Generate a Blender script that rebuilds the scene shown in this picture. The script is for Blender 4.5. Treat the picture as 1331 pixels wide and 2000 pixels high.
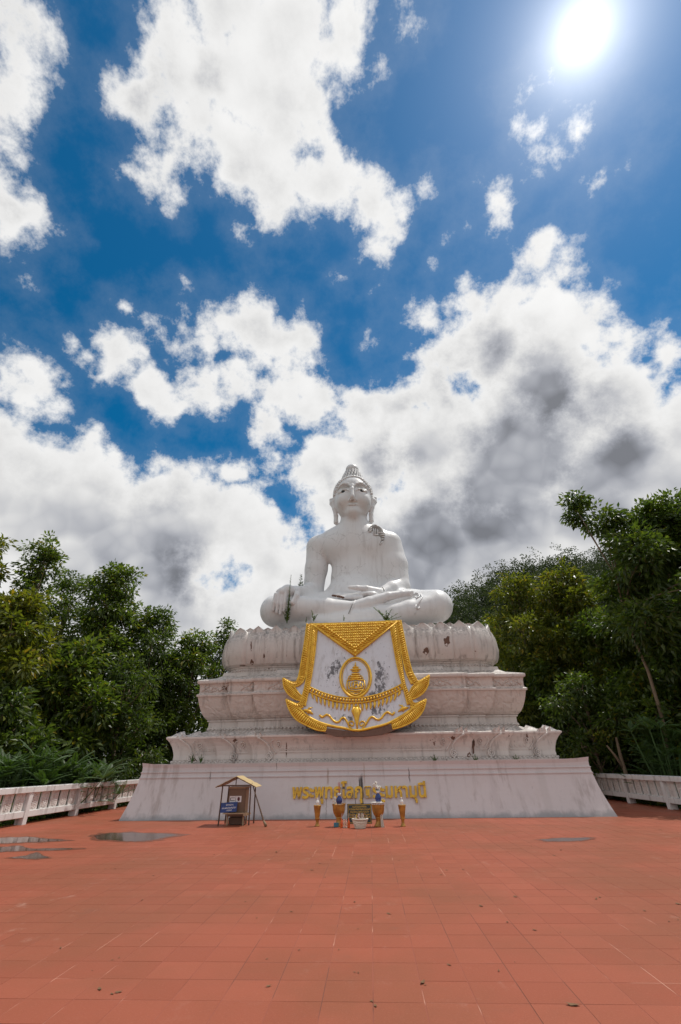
import bpy, math, random
import numpy as np
from mathutils import Vector, Matrix, Euler, noise as mnoise

for o in list(bpy.data.objects):
    bpy.data.objects.remove(o)
SC = bpy.context.scene
COL = SC.collection
RAD = math.radians
PI = math.pi

# ------------------------------------------------------------------ camera
EYE = np.array([0.0, 0.0, 1.7])
FPX, PITCH, YAW, ROLL = 882.06, RAD(29.196), RAD(2.989), RAD(-0.804)
_f = np.array([-math.sin(YAW) * math.cos(PITCH), math.cos(YAW) * math.cos(PITCH), math.sin(PITCH)])
_r0 = np.array([math.cos(YAW), math.sin(YAW), 0.0])
_u0 = np.cross(_r0, _f)
CR = math.cos(ROLL) * _r0 + math.sin(ROLL) * _u0
CU = -math.sin(ROLL) * _r0 + math.cos(ROLL) * _u0
CF = _f

cam = bpy.data.cameras.new('camera')
cam.sensor_fit = 'VERTICAL'
cam.sensor_height = 36.0
cam.lens = FPX * 36.0 / 2000.0
cam.clip_start = 0.05
cam.clip_end = 6000
camo = bpy.data.objects.new('camera', cam)
COL.objects.link(camo)
camo.matrix_world = Matrix(((CR[0], CU[0], -CF[0], EYE[0]), (CR[1], CU[1], -CF[1], EYE[1]),
                            (CR[2], CU[2], -CF[2], EYE[2]), (0, 0, 0, 1)))
SC.camera = camo


def ray(px, py):
    """direction of a point measured in the photograph (1331 x 2000)"""
    return (px - 665.5) / FPX * CR - (py - 1000) / FPX * CU + CF


def on_y(px, py, Y):
    d = ray(px, py)
    return EYE + d * (Y / d[1])


def on_z(px, py, Z):
    d = ray(px, py)
    return EYE + d * ((Z - EYE[2]) / d[2])


def px_scale(P):
    return float((np.asarray(P) - EYE) @ CF) / FPX


# ------------------------------------------------------------------ light
SUN_EL, SUN_AZ = RAD(64.9), RAD(54.0)          # azimuth from +Y towards +X
SUN = np.array([math.cos(SUN_EL) * math.sin(SUN_AZ), math.cos(SUN_EL) * math.cos(SUN_AZ), math.sin(SUN_EL)])
sl = bpy.data.lights.new('sun', 'SUN')
sl.energy = 3.5
sl.angle = RAD(0.5)
sl.color = (1.0, 0.955, 0.88)
so = bpy.data.objects.new('sun', sl)
COL.objects.link(so)
so.rotation_euler = Vector(-SUN).to_track_quat('-Z', 'Y').to_euler()
so.location = (20, 15, 60)

SC.view_settings.view_transform = 'Standard'
SC.view_settings.look = 'None'
SC.view_settings.exposure = -0.20
SC.view_settings.gamma = 1.0
SC.view_settings.use_curve_mapping = False


# ------------------------------------------------------------------ node helper
class G:
    def __init__(s, nt):
        s.nt = nt
        s.n = nt.nodes
        s.l = nt.links

    def put(s, sock, v):
        if isinstance(v, bpy.types.NodeSocket):
            s.l.new(v, sock)
        elif v is not None:
            if isinstance(v, (tuple, list)) and len(v) == 3 and sock.type == 'RGBA':
                v = (*v, 1.0)
            sock.default_value = v

    def math(s, op, a, b=None, c=None, clamp=False):
        n = s.n.new('ShaderNodeMath')
        n.operation = op
        n.use_clamp = clamp
        for i, v in enumerate((a, b, c)):
            s.put(n.inputs[i], v)
        return n.outputs[0]

    def vec(s, op, a, b=None):
        n = s.n.new('ShaderNodeVectorMath')
        n.operation = op
        s.put(n.inputs[0], a)
        if op == 'SCALE':
            s.put(n.inputs['Scale'], b)
        elif b is not None:
            s.put(n.inputs[1], b)
        return n.outputs['Value'] if op in ('LENGTH', 'DOT_PRODUCT', 'DISTANCE') else n.outputs[0]

    def mapping(s, v, loc=(0, 0, 0), rot=(0, 0, 0), scale=(1, 1, 1), kind='POINT'):
        n = s.n.new('ShaderNodeMapping')
        n.vector_type = kind
        s.put(n.inputs[0], v)
        n.inputs['Location'].default_value = loc
        n.inputs['Rotation'].default_value = rot
        n.inputs['Scale'].default_value = scale
        return n.outputs[0]

    def noise(s, v, scale, detail=4, rough=0.5, color=False, dist=0.0, lac=2.0):
        n = s.n.new('ShaderNodeTexNoise')
        s.put(n.inputs['Vector'], v)
        n.inputs['Scale'].default_value = scale
        n.inputs['Detail'].default_value = detail
        n.inputs['Roughness'].default_value = rough
        n.inputs['Lacunarity'].default_value = lac
        n.inputs['Distortion'].default_value = dist
        return n.outputs['Color' if color else 'Fac']

    def voronoi(s, v, scale, feature='F1', out='Distance', rnd=1.0):
        n = s.n.new('ShaderNodeTexVoronoi')
        n.feature = feature
        s.put(n.inputs['Vector'], v)
        n.inputs['Scale'].default_value = scale
        n.inputs['Randomness'].default_value = rnd
        return n.outputs[out]

    def white(s, v):
        n = s.n.new('ShaderNodeTexWhiteNoise')
        n.noise_dimensions = '3D'
        s.put(n.inputs['Vector'], v)
        return n.outputs['Value']

    def step(s, v, a, b, lo=0.0, hi=1.0, smooth=True):
        n = s.n.new('ShaderNodeMapRange')
        n.interpolation_type = 'SMOOTHSTEP' if smooth else 'LINEAR'
        n.clamp = True
        s.put(n.inputs['Value'], v)
        for k, w in (('From Min', a), ('From Max', b), ('To Min', lo), ('To Max', hi)):
            s.put(n.inputs[k], w)
        return n.outputs[0]

    def mix(s, f, a, b, blend='MIX'):
        n = s.n.new('ShaderNodeMix')
        n.data_type = 'RGBA'
        n.blend_type = blend
        s.put(n.inputs[0], f)
        s.put(n.inputs[6], a)
        s.put(n.inputs[7], b)
        return n.outputs[2]

    def xyz(s, v):
        n = s.n.new('ShaderNodeSeparateXYZ')
        s.put(n.inputs[0], v)
        return n.outputs

    def join(s, x, y, z):
        n = s.n.new('ShaderNodeCombineXYZ')
        for i, v in enumerate((x, y, z)):
            s.put(n.inputs[i], v)
        return n.outputs[0]

    def bump(s, h, strength=0.3, dist=0.02, normal=None):
        n = s.n.new('ShaderNodeBump')
        n.inputs['Strength'].default_value = strength
        n.inputs['Distance'].default_value = dist
        s.put(n.inputs['Height'], h)
        if normal is not None:
            s.put(n.inputs['Normal'], normal)
        return n.outputs[0]


# ------------------------------------------------------------------ world: blue sky with broken cumulus
W = bpy.data.worlds.new('World')
SC.world = W
W.use_nodes = True
W.node_tree.nodes.clear()
g = G(W.node_tree)
tc = g.n.new('ShaderNodeTexCoord')
DIR = tc.outputs['Generated']
sky = g.n.new('ShaderNodeTexSky')
sky.sky_type = 'NISHITA'
sky.sun_disc = False
sky.sun_elevation = SUN_EL
sky.sun_rotation = SUN_AZ
sky.altitude = 600
sky.air_density = 1.0
sky.dust_density = 0.1
sky.ozone_density = 3.0


CLOUDS = [  # cloud masses: direction measured in the photograph (px, py) and radius (px)
    (30, 50, 78), (55, 120, 62), (0, 150, 60), (15, 245, 26), (8, 365, 52), (25, 425, 34),
    (330, 70, 108), (450, 50, 120), (580, 50, 112), (680, 90, 76), (290, 180, 88), (400, 190, 118), (520, 175, 105), (625, 180, 62),
    (480, 290, 66), (400, 265, 58), (335, 325, 32), (352, 385, 14), (285, 305, 26), (560, 365, 66), (640, 385, 54), (705, 400, 62),
    (742, 430, 48), (720, 490, 40), (535, 425, 34), (470, 345, 46), (655, 275, 13), (470, 455, 13), (835, 375, 16), (820, 22, 14),
    (1040, 212, 27), (1090, 203, 20), (1140, 220, 12), (1033, 270, 17), (1118, 262, 13), (1060, 318, 24), (1012, 360, 18), (985, 405, 22),
    (1165, 355, 6), (1240, 315, 4), (880, 455, 8), (850, 505, 6), (60, 560, 12), (150, 680, 8), (725, 650, 3), (655, 545, 3),
    (1128, 425, 26), (1092, 475, 38), (1075, 530, 46), (1000, 580, 56), (930, 590, 48), (1060, 625, 78), (1150, 660, 74), (1220, 665, 30),
    (828, 618, 30), (865, 690, 52), (835, 765, 60), (755, 805, 60), (690, 815, 46), (960, 690, 105), (1060, 770, 140), (1185, 790, 112),
    (1000, 900, 170), (1200, 930, 165), (1292, 745, 55), (1312, 690, 34), (1288, 622, 8), (1335, 850, 125),
    (490, 622, 47), (430, 645, 49), (370, 638, 37), (310, 628, 32), (545, 660, 52), (592, 680, 35), (250, 595, 10), (250, 680, 54),
    (228, 722, 37), (290, 742, 49), (330, 775, 47), (400, 768, 52), (460, 745, 44), (540, 778, 54), (600, 795, 54), (515, 835, 44),
    (545, 885, 42), (60, 745, 42), (15, 730, 40), (100, 792, 22), (165, 858, 26), (115, 905, 62), (25, 915, 66), (225, 895, 36),
    (255, 955, 46), (335, 975, 40), (400, 960, 32), (455, 935, 42), (100, 1010, 110), (290, 1060, 88), (440, 1050, 84), (640, 910, 78),
    (730, 900, 92), (850, 880, 110), (700, 1020, 66), (850, 1030, 130),
]
DARKS = [  # thick parts that look grey from below
    (940, 700, 125), (880, 740, 70), (1140, 960, 120), (760, 900, 70), (1090, 790, 120), (1010, 890, 150), (950, 1000, 130), (1180, 880, 110), (850, 1070, 130),
    (700, 970, 70), (300, 200, 80), (420, 170, 50), (350, 1130, 110), (30, 70, 70), (5, 385, 50),
]


HOLES = [  # blue gaps
    (560, 985, 34), (590, 1030, 26), (530, 960, 20), (372, 706, 24), (430, 700, 12), (300, 850, 44), (380, 850, 48), (450, 875, 26), (260, 800, 24), (320, 900, 24),
    (1252, 690, 14), (620, 262, 24), (700, 330, 20), (440, 1140, 10), (130, 740, 24), (200, 800, 22), (655, 720, 40), (720, 560, 60),
]


def at_sky(c):
    d = ray(c[0], c[1])
    L = np.linalg.norm(d)
    e1 = ray(c[0] + 8, c[1])
    e2 = ray(c[0], c[1] + 8)
    d = d / L
    a1 = np.linalg.norm(e1 / np.linalg.norm(e1) - d) / 8
    a2 = np.linalg.norm(e2 / np.linalg.norm(e2) - d) / 8
    return d, c[2] * math.sqrt(a1 * a2)


def field(vec, lst, slope, k):
    acc = None
    for c in lst:
        d, r = at_sky(c)
        sl_ = slope / r if slope < 2 else slope
        b = g.math('MULTIPLY_ADD', g.vec('DISTANCE', vec, tuple(d)), -sl_, sl_ * r)
        if acc is None:
            acc = b
        else:
            n = g.n.new('ShaderNodeMath')
            n.operation = 'SMOOTH_MAX'
            g.put(n.inputs[0], acc)
            g.put(n.inputs[1], b)
            n.inputs[2].default_value = k
            acc = n.outputs[0]
    return acc


wn = g.noise(DIR, 5.0, 3, 0.6, color=True)
P = g.vec('ADD', DIR, g.vec('SCALE', g.vec('SUBTRACT', wn, (0.5, 0.5, 0.5)), 0.15))


def puffs(vec, scale, detail):
    n = g.n.new('ShaderNodeTexVoronoi')
    n.feature = 'F1'
    n.normalize = True
    g.put(n.inputs['Vector'], vec)
    n.inputs['Scale'].default_value = scale
    n.inputs['Detail'].default_value = detail
    n.inputs['Roughness'].default_value = 0.55
    n.inputs['Lacunarity'].default_value = 2.3
    return n.outputs['Distance']


n1 = g.noise(DIR, 9.0, 6, 0.68)
PW = g.vec('ADD', DIR, g.vec('SCALE', g.vec('SUBTRACT', wn, (0.5, 0.5, 0.5)), 0.06))
pf = puffs(PW, 13.0, 1.0)                                     # rounded cauliflower heads
pf2 = puffs(g.vec('ADD', PW, tuple(SUN * 0.012 + np.array([0, 0, .006]))), 13.0, 0.0)
detail = g.math('ADD', g.math('MULTIPLY_ADD', n1, 1.7, -0.72), g.math('MULTIPLY_ADD', pf, -0.75, 0.24))
nlow = g.noise(DIR, 4.0, 1, 0.5)


def cloud_colour(F, dark_field, bank, holes):
    F = g.math('MAXIMUM', F, g.math('MULTIPLY_ADD', g.xyz(DIR)[2], -9.0, bank))      # closed bank of cloud low down
    F = g.math('MINIMUM', F, 1.2)
    if holes is not None:
        F = g.math('MINIMUM', F, holes)
    D1 = g.math('ADD', F, detail)
    alpha = g.step(D1, -0.02, 0.40)
    veil = g.step(D1, -0.5, 0.15, 0, 0.06)
    alpha = g.math('MAXIMUM', alpha, veil)
    thick = g.step(D1, 0.15, 1.2)
    dk = g.math('ADD', dark_field, g.math('ADD', g.math('MULTIPLY_ADD', n1, 0.26, -0.13), g.math('MULTIPLY_ADD', nlow, 0.9, -0.45)))
    dark = g.math('MULTIPLY', g.step(dk, -0.15, 0.75), thick)
    relief = g.math('MULTIPLY', g.math('SUBTRACT', pf2, pf), g.math('MULTIPLY_ADD', thick, 0.62, 0.2))
    low = g.math('MULTIPLY', g.math('MULTIPLY_ADD', nlow, 0.8, -0.42), thick)
    body = g.math('ADD', g.math('ADD', g.math('MULTIPLY_ADD', thick, -0.23, 1.04), relief), low)
    body = g.math('MULTIPLY_ADD', dark, -0.46, body)
    body = g.math('MINIMUM', g.math('MAXIMUM', body, 0.25), 1.16)
    tint = g.mix(g.step(body, 0.3, 0.95), (0.90, 0.94, 1.06), (1.0, 0.997, 0.99))
    return alpha, g.mix(1.0, tint, body, 'MULTIPLY')


# clear sky: nishita, deepened
SKYS = 0.088
hs = g.n.new('ShaderNodeHueSaturation')
hs.inputs['Hue'].default_value = 0.488
hs.inputs['Saturation'].default_value = 1.72
hs.inputs['Value'].default_value = 1.22
g.put(hs.inputs['Color'], sky.outputs[0])
blue = hs.outputs[0]
ca = g.vec('DOT_PRODUCT', g.vec('NORMALIZE', DIR), tuple(SUN))
ang = g.math('ARCCOSINE', g.math('MINIMUM', ca, 0.999999))
disc = g.math('MULTIPLY', g.math('EXPONENT', g.math('MULTIPLY', ang, -28.0)), 2.0 / SKYS)
aur = g.math('MULTIPLY', g.math('EXPONENT', g.math('MULTIPLY', ang, -8.0)), 0.34 / SKYS)
aur2 = g.math('MULTIPLY', g.math('EXPONENT', g.math('MULTIPLY', ang, -3.0)), 0.09 / SKYS)
glow = g.math('ADD', g.math('ADD', disc, aur), aur2)       # the sun and the bright air round it
glowc = g.mix(1.0, (1.0, 0.985, 0.96), glow, 'MULTIPLY')


def sky_half(F, dark_field, bank=3.4, holes=None):
    alpha, cc = cloud_colour(F, dark_field, bank, holes)
    c = g.mix(alpha, blue, g.vec('SCALE', cc, 0.97 / SKYS))
    bg = g.n.new('ShaderNodeBackground')
    g.put(bg.inputs['Color'], g.vec('ADD', c, glowc))
    bg.inputs['Strength'].default_value = SKYS
    return bg.outputs[0]


# the cloud masses seen in the photograph; all round them the same broken cumulus goes on
# (evaluated zone by zone, so that each direction only looks at the masses near it)
_zr = np.random.default_rng(3)
_sd = np.array([ray(x, y) for x, y in zip(_zr.uniform(-260, 1590, 6000), _zr.uniform(-330, 1330, 6000))])
_sd /= np.linalg.norm(_sd, axis=1)[:, None]


def near(lst, m, reach):
    pts = _sd[m]
    out = []
    for c in lst:
        d, r = at_sky(c)
        if len(pts) and np.min(np.linalg.norm(pts - d, axis=1)) < r * (1.0 if reach > 0 else 1.9) + abs(reach):
            out.append(c)
    return out or lst[:1]


def zone(m):
    hl = near(HOLES, m, 0.10)
    holes = g.math('MULTIPLY', field(P, hl, 9.0, 0.2), -1.0)
    return sky_half(field(P, near(CLOUDS, m, 0.13), 9.0, 0.30), field(P, near(DARKS, m, -0.05), 1.0, 0.4), 4.9, holes)


def pick(f, lo, hi):
    x = g.n.new('ShaderNodeMixShader')
    g.put(x.inputs[0], f)
    g.l.new(lo, x.inputs[1])
    g.l.new(hi, x.inputs[2])
    return x.outputs[0]


DX, DY, DZ = g.xyz(DIR)


def bands(edges, m, lo=-2.0):
    if not edges:
        mm = m & (_sd[:, 2] > lo)
        rr = _sd[:, 0] > -0.02
        return pick(g.math('GREATER_THAN', DX, -0.02), zone(mm & ~rr), zone(mm & rr))
    e = edges[0]
    mm = m & (_sd[:, 2] > lo) & (_sd[:, 2] <= e)
    rr = _sd[:, 0] > -0.02
    low = pick(g.math('GREATER_THAN', DX, -0.02), zone(mm & ~rr), zone(mm & rr))
    return pick(g.math('GREATER_THAN', DZ, e), low, bands(edges[1:], m, e))


seen = bands([0.5, 0.74], np.ones(len(_sd), bool))
nbig = g.noise(DIR, 2.6, 2, 0.5)
rest = sky_half(g.math('MULTIPLY_ADD', nbig, 5.0, -2.1), g.math('MULTIPLY_ADD', nbig, 3.0, -1.7))
ms = g.n.new('ShaderNodeMixShader')
g.put(ms.inputs[0], g.step(g.vec('DOT_PRODUCT', DIR, tuple(CF)), 0.50, 0.60))
g.l.new(rest, ms.inputs[1])
g.l.new(seen, ms.inputs[2])
wo = g.n.new('ShaderNodeOutputWorld')
g.l.new(ms.outputs[0], wo.inputs[0])
W.cycles.sampling_method = 'MANUAL'
W.cycles.sample_map_resolution = 512

# ------------------------------------------------------------------ mesh helpers
def new_mesh(name, v, f, smooth=False):
    me = bpy.data.meshes.new(name)
    me.from_pydata([tuple(map(float, p)) for p in v], [], [tuple(map(int, q)) for q in f])
    me.update()
    if smooth:
        me.polygons.foreach_set('use_smooth', [True] * len(me.polygons))
    return me


def np_mesh(name, V, F, smooth=False):
    """fast path: V (n,3), F (m,k) arrays"""
    V = np.ascontiguousarray(V, dtype=np.float32)
    F = np.ascontiguousarray(F, dtype=np.int32)
    me = bpy.data.meshes.new(name)
    k = F.shape[1]
    me.vertices.add(len(V))
    me.vertices.foreach_set('co', V.ravel())
    me.loops.add(F.size)
    me.loops.foreach_set('vertex_index', F.ravel())
    me.polygons.add(len(F))
    me.polygons.foreach_set('loop_start', np.arange(0, F.size, k, dtype=np.int32))
    me.polygons.foreach_set('loop_total', np.full(len(F), k, dtype=np.int32))
    me.update(calc_edges=True)
    me.polygons.foreach_set('use_smooth', np.full(len(F), bool(smooth)))
    me.update()
    return me


class MB:
    """collects faces; coordinates are local to the thing they are built under"""

    def __init__(s):
        s.v = []
        s.f = []

    def add(s, v, f):
        b = len(s.v)
        s.v += [tuple(p) for p in v]
        s.f += [tuple(i + b for i in q) for q in f]
        return s

    def box(s, lo, hi, M=None, bevel=0.0):
        (x0, y0, z0), (x1, y1, z1) = lo, hi
        if bevel <= 0:
            v = [(x0, y0, z0), (x1, y0, z0), (x1, y1, z0), (x0, y1, z0), (x0, y0, z1), (x1, y0, z1), (x1, y1, z1), (x0, y1, z1)]
            f = [(0, 3, 2, 1), (4, 5, 6, 7), (0, 1, 5, 4), (1, 2, 6, 5), (2, 3, 7, 6), (3, 0, 4, 7)]
        else:
            b = bevel
            v, f = [], []
            rings = [(b, z0), (0, z0 + b), (0, z1 - b), (b, z1)]
            for (o, z) in rings:
                a0, a1, c0, c1 = x0 + o, x1 - o, y0 + o, y1 - o
                v += [(a0 + b, c0, z), (a1 - b, c0, z), (a1, c0 + b, z), (a1, c1 - b, z), (a1 - b, c1, z), (a0 + b, c1, z), (a0, c1 - b, z), (a0, c0 + b, z)]
            for k in range(3):
                for i in range(8):
                    j = (i + 1) % 8
                    f.append((k * 8 + i, k * 8 + j, k * 8 + 8 + j, k * 8 + 8 + i))
            f.append(tuple(range(7, -1, -1)))
            f.append(tuple(range(24, 32)))
        if M is not None:
            v = [tuple(M @ Vector(p)) for p in v]
        return s.add(v, f)

    def tube(s, pts, rad, n=8, caps=True, flat=None, up=(0, 0, 1)):
        pts = [np.asarray(p, float) for p in pts]
        if not hasattr(rad, '__len__'):
            rad = [rad] * len(pts)
        b = len(s.v)
        ref = np.asarray(up, float)
        prev = None
        for i, p in enumerate(pts):
            t = pts[min(i + 1, len(pts) - 1)] - pts[max(i - 1, 0)]
            t = t / (np.linalg.norm(t) + 1e-9)
            r0 = ref if prev is None else prev
            a = r0 - t * (r0 @ t)
            if np.linalg.norm(a) < 1e-4:
                a = np.array([1.0, 0, 0]) - t * t[0]
            a = a / np.linalg.norm(a)
            prev = a
            c = np.cross(t, a)
            fl = 1.0 if flat is None else flat
            for k in range(n):
                w = 2 * PI * k / n
                s.v.append(tuple(p + rad[i] * (fl * math.cos(w) * a + math.sin(w) * c)))
        for i in range(len(pts) - 1):
            for k in range(n):
                j = (k + 1) % n
                s.f.append((b + i * n + k, b + i * n + j, b + (i + 1) * n + j, b + (i + 1) * n + k))
        if caps:
            s.f.append(tuple(b + k for k in range(n - 1, -1, -1)))
            e = b + (len(pts) - 1) * n
            s.f.append(tuple(e + k for k in range(n)))
        return s

    def lathe(s, prof, c=(0, 0, 0), n=24, caps=True):
        b = len(s.v)
        for (r, z) in prof:
            for k in range(n):
                w = 2 * PI * k / n
                s.v.append((c[0] + r * math.cos(w), c[1] + r * math.sin(w), c[2] + z))
        for i in range(len(prof) - 1):
            for k in range(n):
                j = (k + 1) % n
                s.f.append((b + i * n + k, b + i * n + j, b + (i + 1) * n + j, b + (i + 1) * n + k))
        if caps:
            s.f.append(tuple(b + k for k in range(n - 1, -1, -1)))
            e = b + (len(prof) - 1) * n
            s.f.append(tuple(e + k for k in range(n)))
        return s

    def ball(s, c, r, n=10, m=6, axes=None):
        b = len(s.v)
        A = np.eye(3) if axes is None else np.asarray(axes)
        r = np.asarray(r if hasattr(r, '__len__') else (r, r, r), float)
        c = np.asarray(c, float)
        for i in range(m + 1):
            ph = PI * i / m
            for k in range(n):
                w = 2 * PI * k / n
                q = np.array([math.sin(ph) * math.cos(w), math.sin(ph) * math.sin(w), -math.cos(ph)]) * r
                s.v.append(tuple(c + A.T @ q))
        for i in range(m):
            for k in range(n):
                j = (k + 1) % n
                s.f.append((b + i * n + k, b + i * n + j, b + (i + 1) * n + j, b + (i + 1) * n + k))
        return s

    def prism(s, poly, d0, d1, fn):
        """polygon (u,v) extruded between depths d0..d1, fn(u,v,d) -> xyz"""
        n = len(poly)
        v = [fn(u, w, d0) for u, w in poly] + [fn(u, w, d1) for u, w in poly]
        f = [tuple(range(n)), tuple(range(2 * n - 1, n - 1, -1))]
        for i in range(n):
            j = (i + 1) % n
            f.append((i, n + i, n + j, j))
        return s.add(v, f)

    def build(s, name, mat, parent=None, smooth=False, label=None):
        off = np.zeros(3)
        if parent is not None and parent.get('_w'):
            off = np.array(parent['_w'])
        v = np.array(s.v, float) - off
        me = new_mesh(name, v, s.f, smooth)
        return link(name, me, mat, parent, label)


def link(name, me, mat, parent=None, label=None, at=None):
    if mat is not None and not me.materials:
        me.materials.append(mat)
    o = bpy.data.objects.new(name, me)
    COL.objects.link(o)
    if parent is not None:
        o.parent = parent
        if parent.get('_w'):
            o['_w'] = list(parent['_w'])
    if label:
        o['label'] = label
    if at is not None:
        o.location = at
    return o


def tag(o, label=None, cat=None, group=None, kind=None):
    for k, v in (('label', label), ('category', cat), ('group', group), ('kind', kind)):
        if v:
            o[k] = v
    return o


def thing(name, label, cat, loc, group=None, rz=0.0):
    """an Empty at the thing's base; parts are given in world coordinates unless rz/copies are used"""
    o = bpy.data.objects.new(name, None)
    o.empty_display_size = 0.2
    COL.objects.link(o)
    o.location = loc
    o.rotation_euler.z = rz
    o['_w'] = [float(c) for c in loc]
    return tag(o, label, cat, group)


def local_thing(name, label, cat, loc, group=None, rz=0.0):
    o = thing(name, label, cat, loc, group, rz)
    o['_w'] = [0.0, 0.0, 0.0]
    return o


def copy_tree(o, parent=None):
    c = o.copy()
    COL.objects.link(c)
    if parent is not None:
        c.parent = parent
    for ch in o.children:
        copy_tree(ch, c)
    return c


# ------------------------------------------------------------------ materials
def mat(name):
    m = bpy.data.materials.new(name)
    m.use_nodes = True
    m.node_tree.nodes.clear()
    return m, G(m.node_tree)


def finish(m, q, col, rough=0.5, metal=0.0, normal=None, spec=None, trans=None, transw=0.0, emit=None):
    b = q.n.new('ShaderNodeBsdfPrincipled')
    q.put(b.inputs['Base Color'], col)
    q.put(b.inputs['Roughness'], rough)
    q.put(b.inputs['Metallic'], metal)
    if spec is not None:
        q.put(b.inputs['Specular IOR Level'], spec)
    if normal is not None:
        q.put(b.inputs['Normal'], normal)
    out = b.outputs[0]
    if trans is not None:
        t = q.n.new('ShaderNodeBsdfTranslucent')
        q.put(t.inputs[0], trans)
        if normal is not None:
            q.put(t.inputs['Normal'], normal)
        x = q.n.new('ShaderNodeMixShader')
        x.inputs[0].default_value = transw
        q.l.new(out, x.inputs[1])
        q.l.new(t.outputs[0], x.inputs[2])
        out = x.outputs[0]
    o = q.n.new('ShaderNodeOutputMaterial')
    q.l.new(out, o.inputs[0])
    return m


def pos(q):
    return q.n.new('ShaderNodeNewGeometry').outputs['Position']


def nrm(q):
    return q.n.new('ShaderNodeNewGeometry').outputs['Normal']


def plain(name, col, rough=0.5, metal=0.0, var=0.15, scale=8.0, spec=None):
    m, q = mat(name)
    p = pos(q)
    n = q.noise(p, scale, 5, 0.6)
    c = q.mix(n, tuple(x * (1 - var) for x in col), tuple(min(1, x * (1 + var)) for x in col))
    return finish(m, q, c, rough, metal, q.bump(q.noise(p, scale * 6, 3), 0.15, 0.01), spec)


def whitewash(name, base, dirt=0.5, mould=0.5, cracks=None, rough=0.55, relief=0.0, topdirt=0.6):
    """weathered white paint: rain streaks, mould on ledges, chips that show the brick"""
    m, q = mat(name)
    p = pos(q)
    z = q.xyz(p)[2]
    nz = q.xyz(nrm(q))[2]
    c = q.mix(q.noise(p, 0.7, 5, 0.6), tuple(x * 0.90 for x in base), tuple(min(1, x * 1.06) for x in base))
    st = q.noise(q.mapping(p, scale=(5.0, 5.0, 0.32)), 1.0, 6, 0.65)
    st2 = q.noise(q.mapping(p, scale=(1.3, 1.3, 0.22)), 1.0, 4, 0.6)
    streak = q.math('MULTIPLY', q.step(st, 0.47, 0.68), q.step(st2, 0.38, 0.62))
    c = q.mix(q.math('MULTIPLY', streak, dirt), c, (0.30, 0.26, 0.235))
    blot = q.step(q.noise(p, 1.4, 7, 0.68), 0.47, 0.75)
    c = q.mix(q.math('MULTIPLY', blot, 0.34 * dirt), c, (0.40, 0.31, 0.27))
    fine = q.noise(p, 9.0, 8, 0.72)
    up = q.step(nz, 0.05, 0.65)
    mm = q.math('MULTIPLY', up, q.step(fine, 0.40, 0.62))
    c = q.mix(q.math('MULTIPLY', mm, topdirt), c, (0.115, 0.108, 0.10))
    spots = q.math('MULTIPLY', q.step(fine, 0.60, 0.70), q.step(q.noise(p, 0.9, 3, 0.5), 0.48, 0.64))
    c = q.mix(q.math('MULTIPLY', spots, mould), c, (0.05, 0.043, 0.038))
    chip = q.math('MULTIPLY', q.step(q.noise(p, 2.3, 5, 0.55), 0.715, 0.735), mould)
    c = q.mix(chip, c, (0.13, 0.055, 0.03))
    h = q.math('ADD', q.math('MULTIPLY', fine, 0.4), q.noise(p, 30, 3))
    nm = q.bump(h, 0.12, 0.01)
    if relief:
        wp = q.vec('ADD', p, q.vec('SCALE', q.noise(p, 1.6, 2, color=True), 0.55))
        w = q.n.new('ShaderNodeTexWave')
        w.wave_type = 'RINGS'
        w.rings_direction = 'SPHERICAL'
        w.inputs['Scale'].default_value = 2.1
        w.inputs['Distortion'].default_value = 5.0
        w.inputs['Detail'].default_value = 1.5
        w.inputs['Detail Scale'].default_value = 1.6
        q.put(w.inputs['Vector'], wp)
        v1 = q.voronoi(wp, 5.0, 'SMOOTH_F1')
        r = q.math('ADD', q.math('MULTIPLY', v1, 0.8), q.math('MULTIPLY', w.outputs[0], 0.5))
        nm = q.bump(r, relief, 0.035, nm)
    if cracks:
        wv = q.vec('ADD', p, q.vec('SCALE', q.noise(p, 1.5, 4, 0.6, color=True), 0.9))
        e = q.voronoi(wv, 1.1, 'DISTANCE_TO_EDGE')
        ln = q.step(e, 0.004, 0.02, 1, 0)
        msk = q.step(q.noise(p, 0.8, 3), 0.44, 0.56)
        zz = q.math('MULTIPLY', q.step(z, cracks[0], cracks[0] + .8), q.step(z, cracks[1], cracks[1] + .8, 1, 0))
        k = q.math('MULTIPLY', q.math('MULTIPLY', ln, msk), zz)
        c = q.mix(q.math('MULTIPLY', k, 0.38), c, (0.25, 0.23, 0.22))
    rg = q.math('MULTIPLY_ADD', fine, 0.25, rough - 0.12)
    return finish(m, q, c, rg, 0.0, nm)


M_STATUE = whitewash('statue_white_paint', (0.77, 0.765, 0.765), 0.26, 0.08, (10.2, 13.6), 0.42, topdirt=0.0)
M_PED = whitewash('pedestal_whitewash', (0.67, 0.60, 0.555), 0.75, 0.85, None, 0.55)
M_PEDR = whitewash('pedestal_carved_whitewash', (0.65, 0.565, 0.515), 0.7, 0.7, None, 0.55, relief=0.85)
M_LOTUS = whitewash('lotus_whitewash', (0.66, 0.60, 0.56), 0.95, 0.9, None, 0.42, topdirt=0.9, relief=0.15)
M_PLINTH = whitewash('plinth_paint', (0.63, 0.60, 0.60), 0.5, 0.3, None, 0.5, topdirt=0.05)
M_CONC = whitewash('balustrade_whitewash', (0.74, 0.72, 0.70), 0.8, 0.55, None, 0.7, topdirt=0.6)
M_SLAB = whitewash('baluster_carved_whitewash', (0.74, 0.69, 0.65), 0.6, 0.5, None, 0.65, relief=0.9)
M_FIELD = whitewash('apron_white_field', (0.72, 0.72, 0.76), 0.5, 0.3, None, 0.5, topdirt=0.05)


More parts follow.
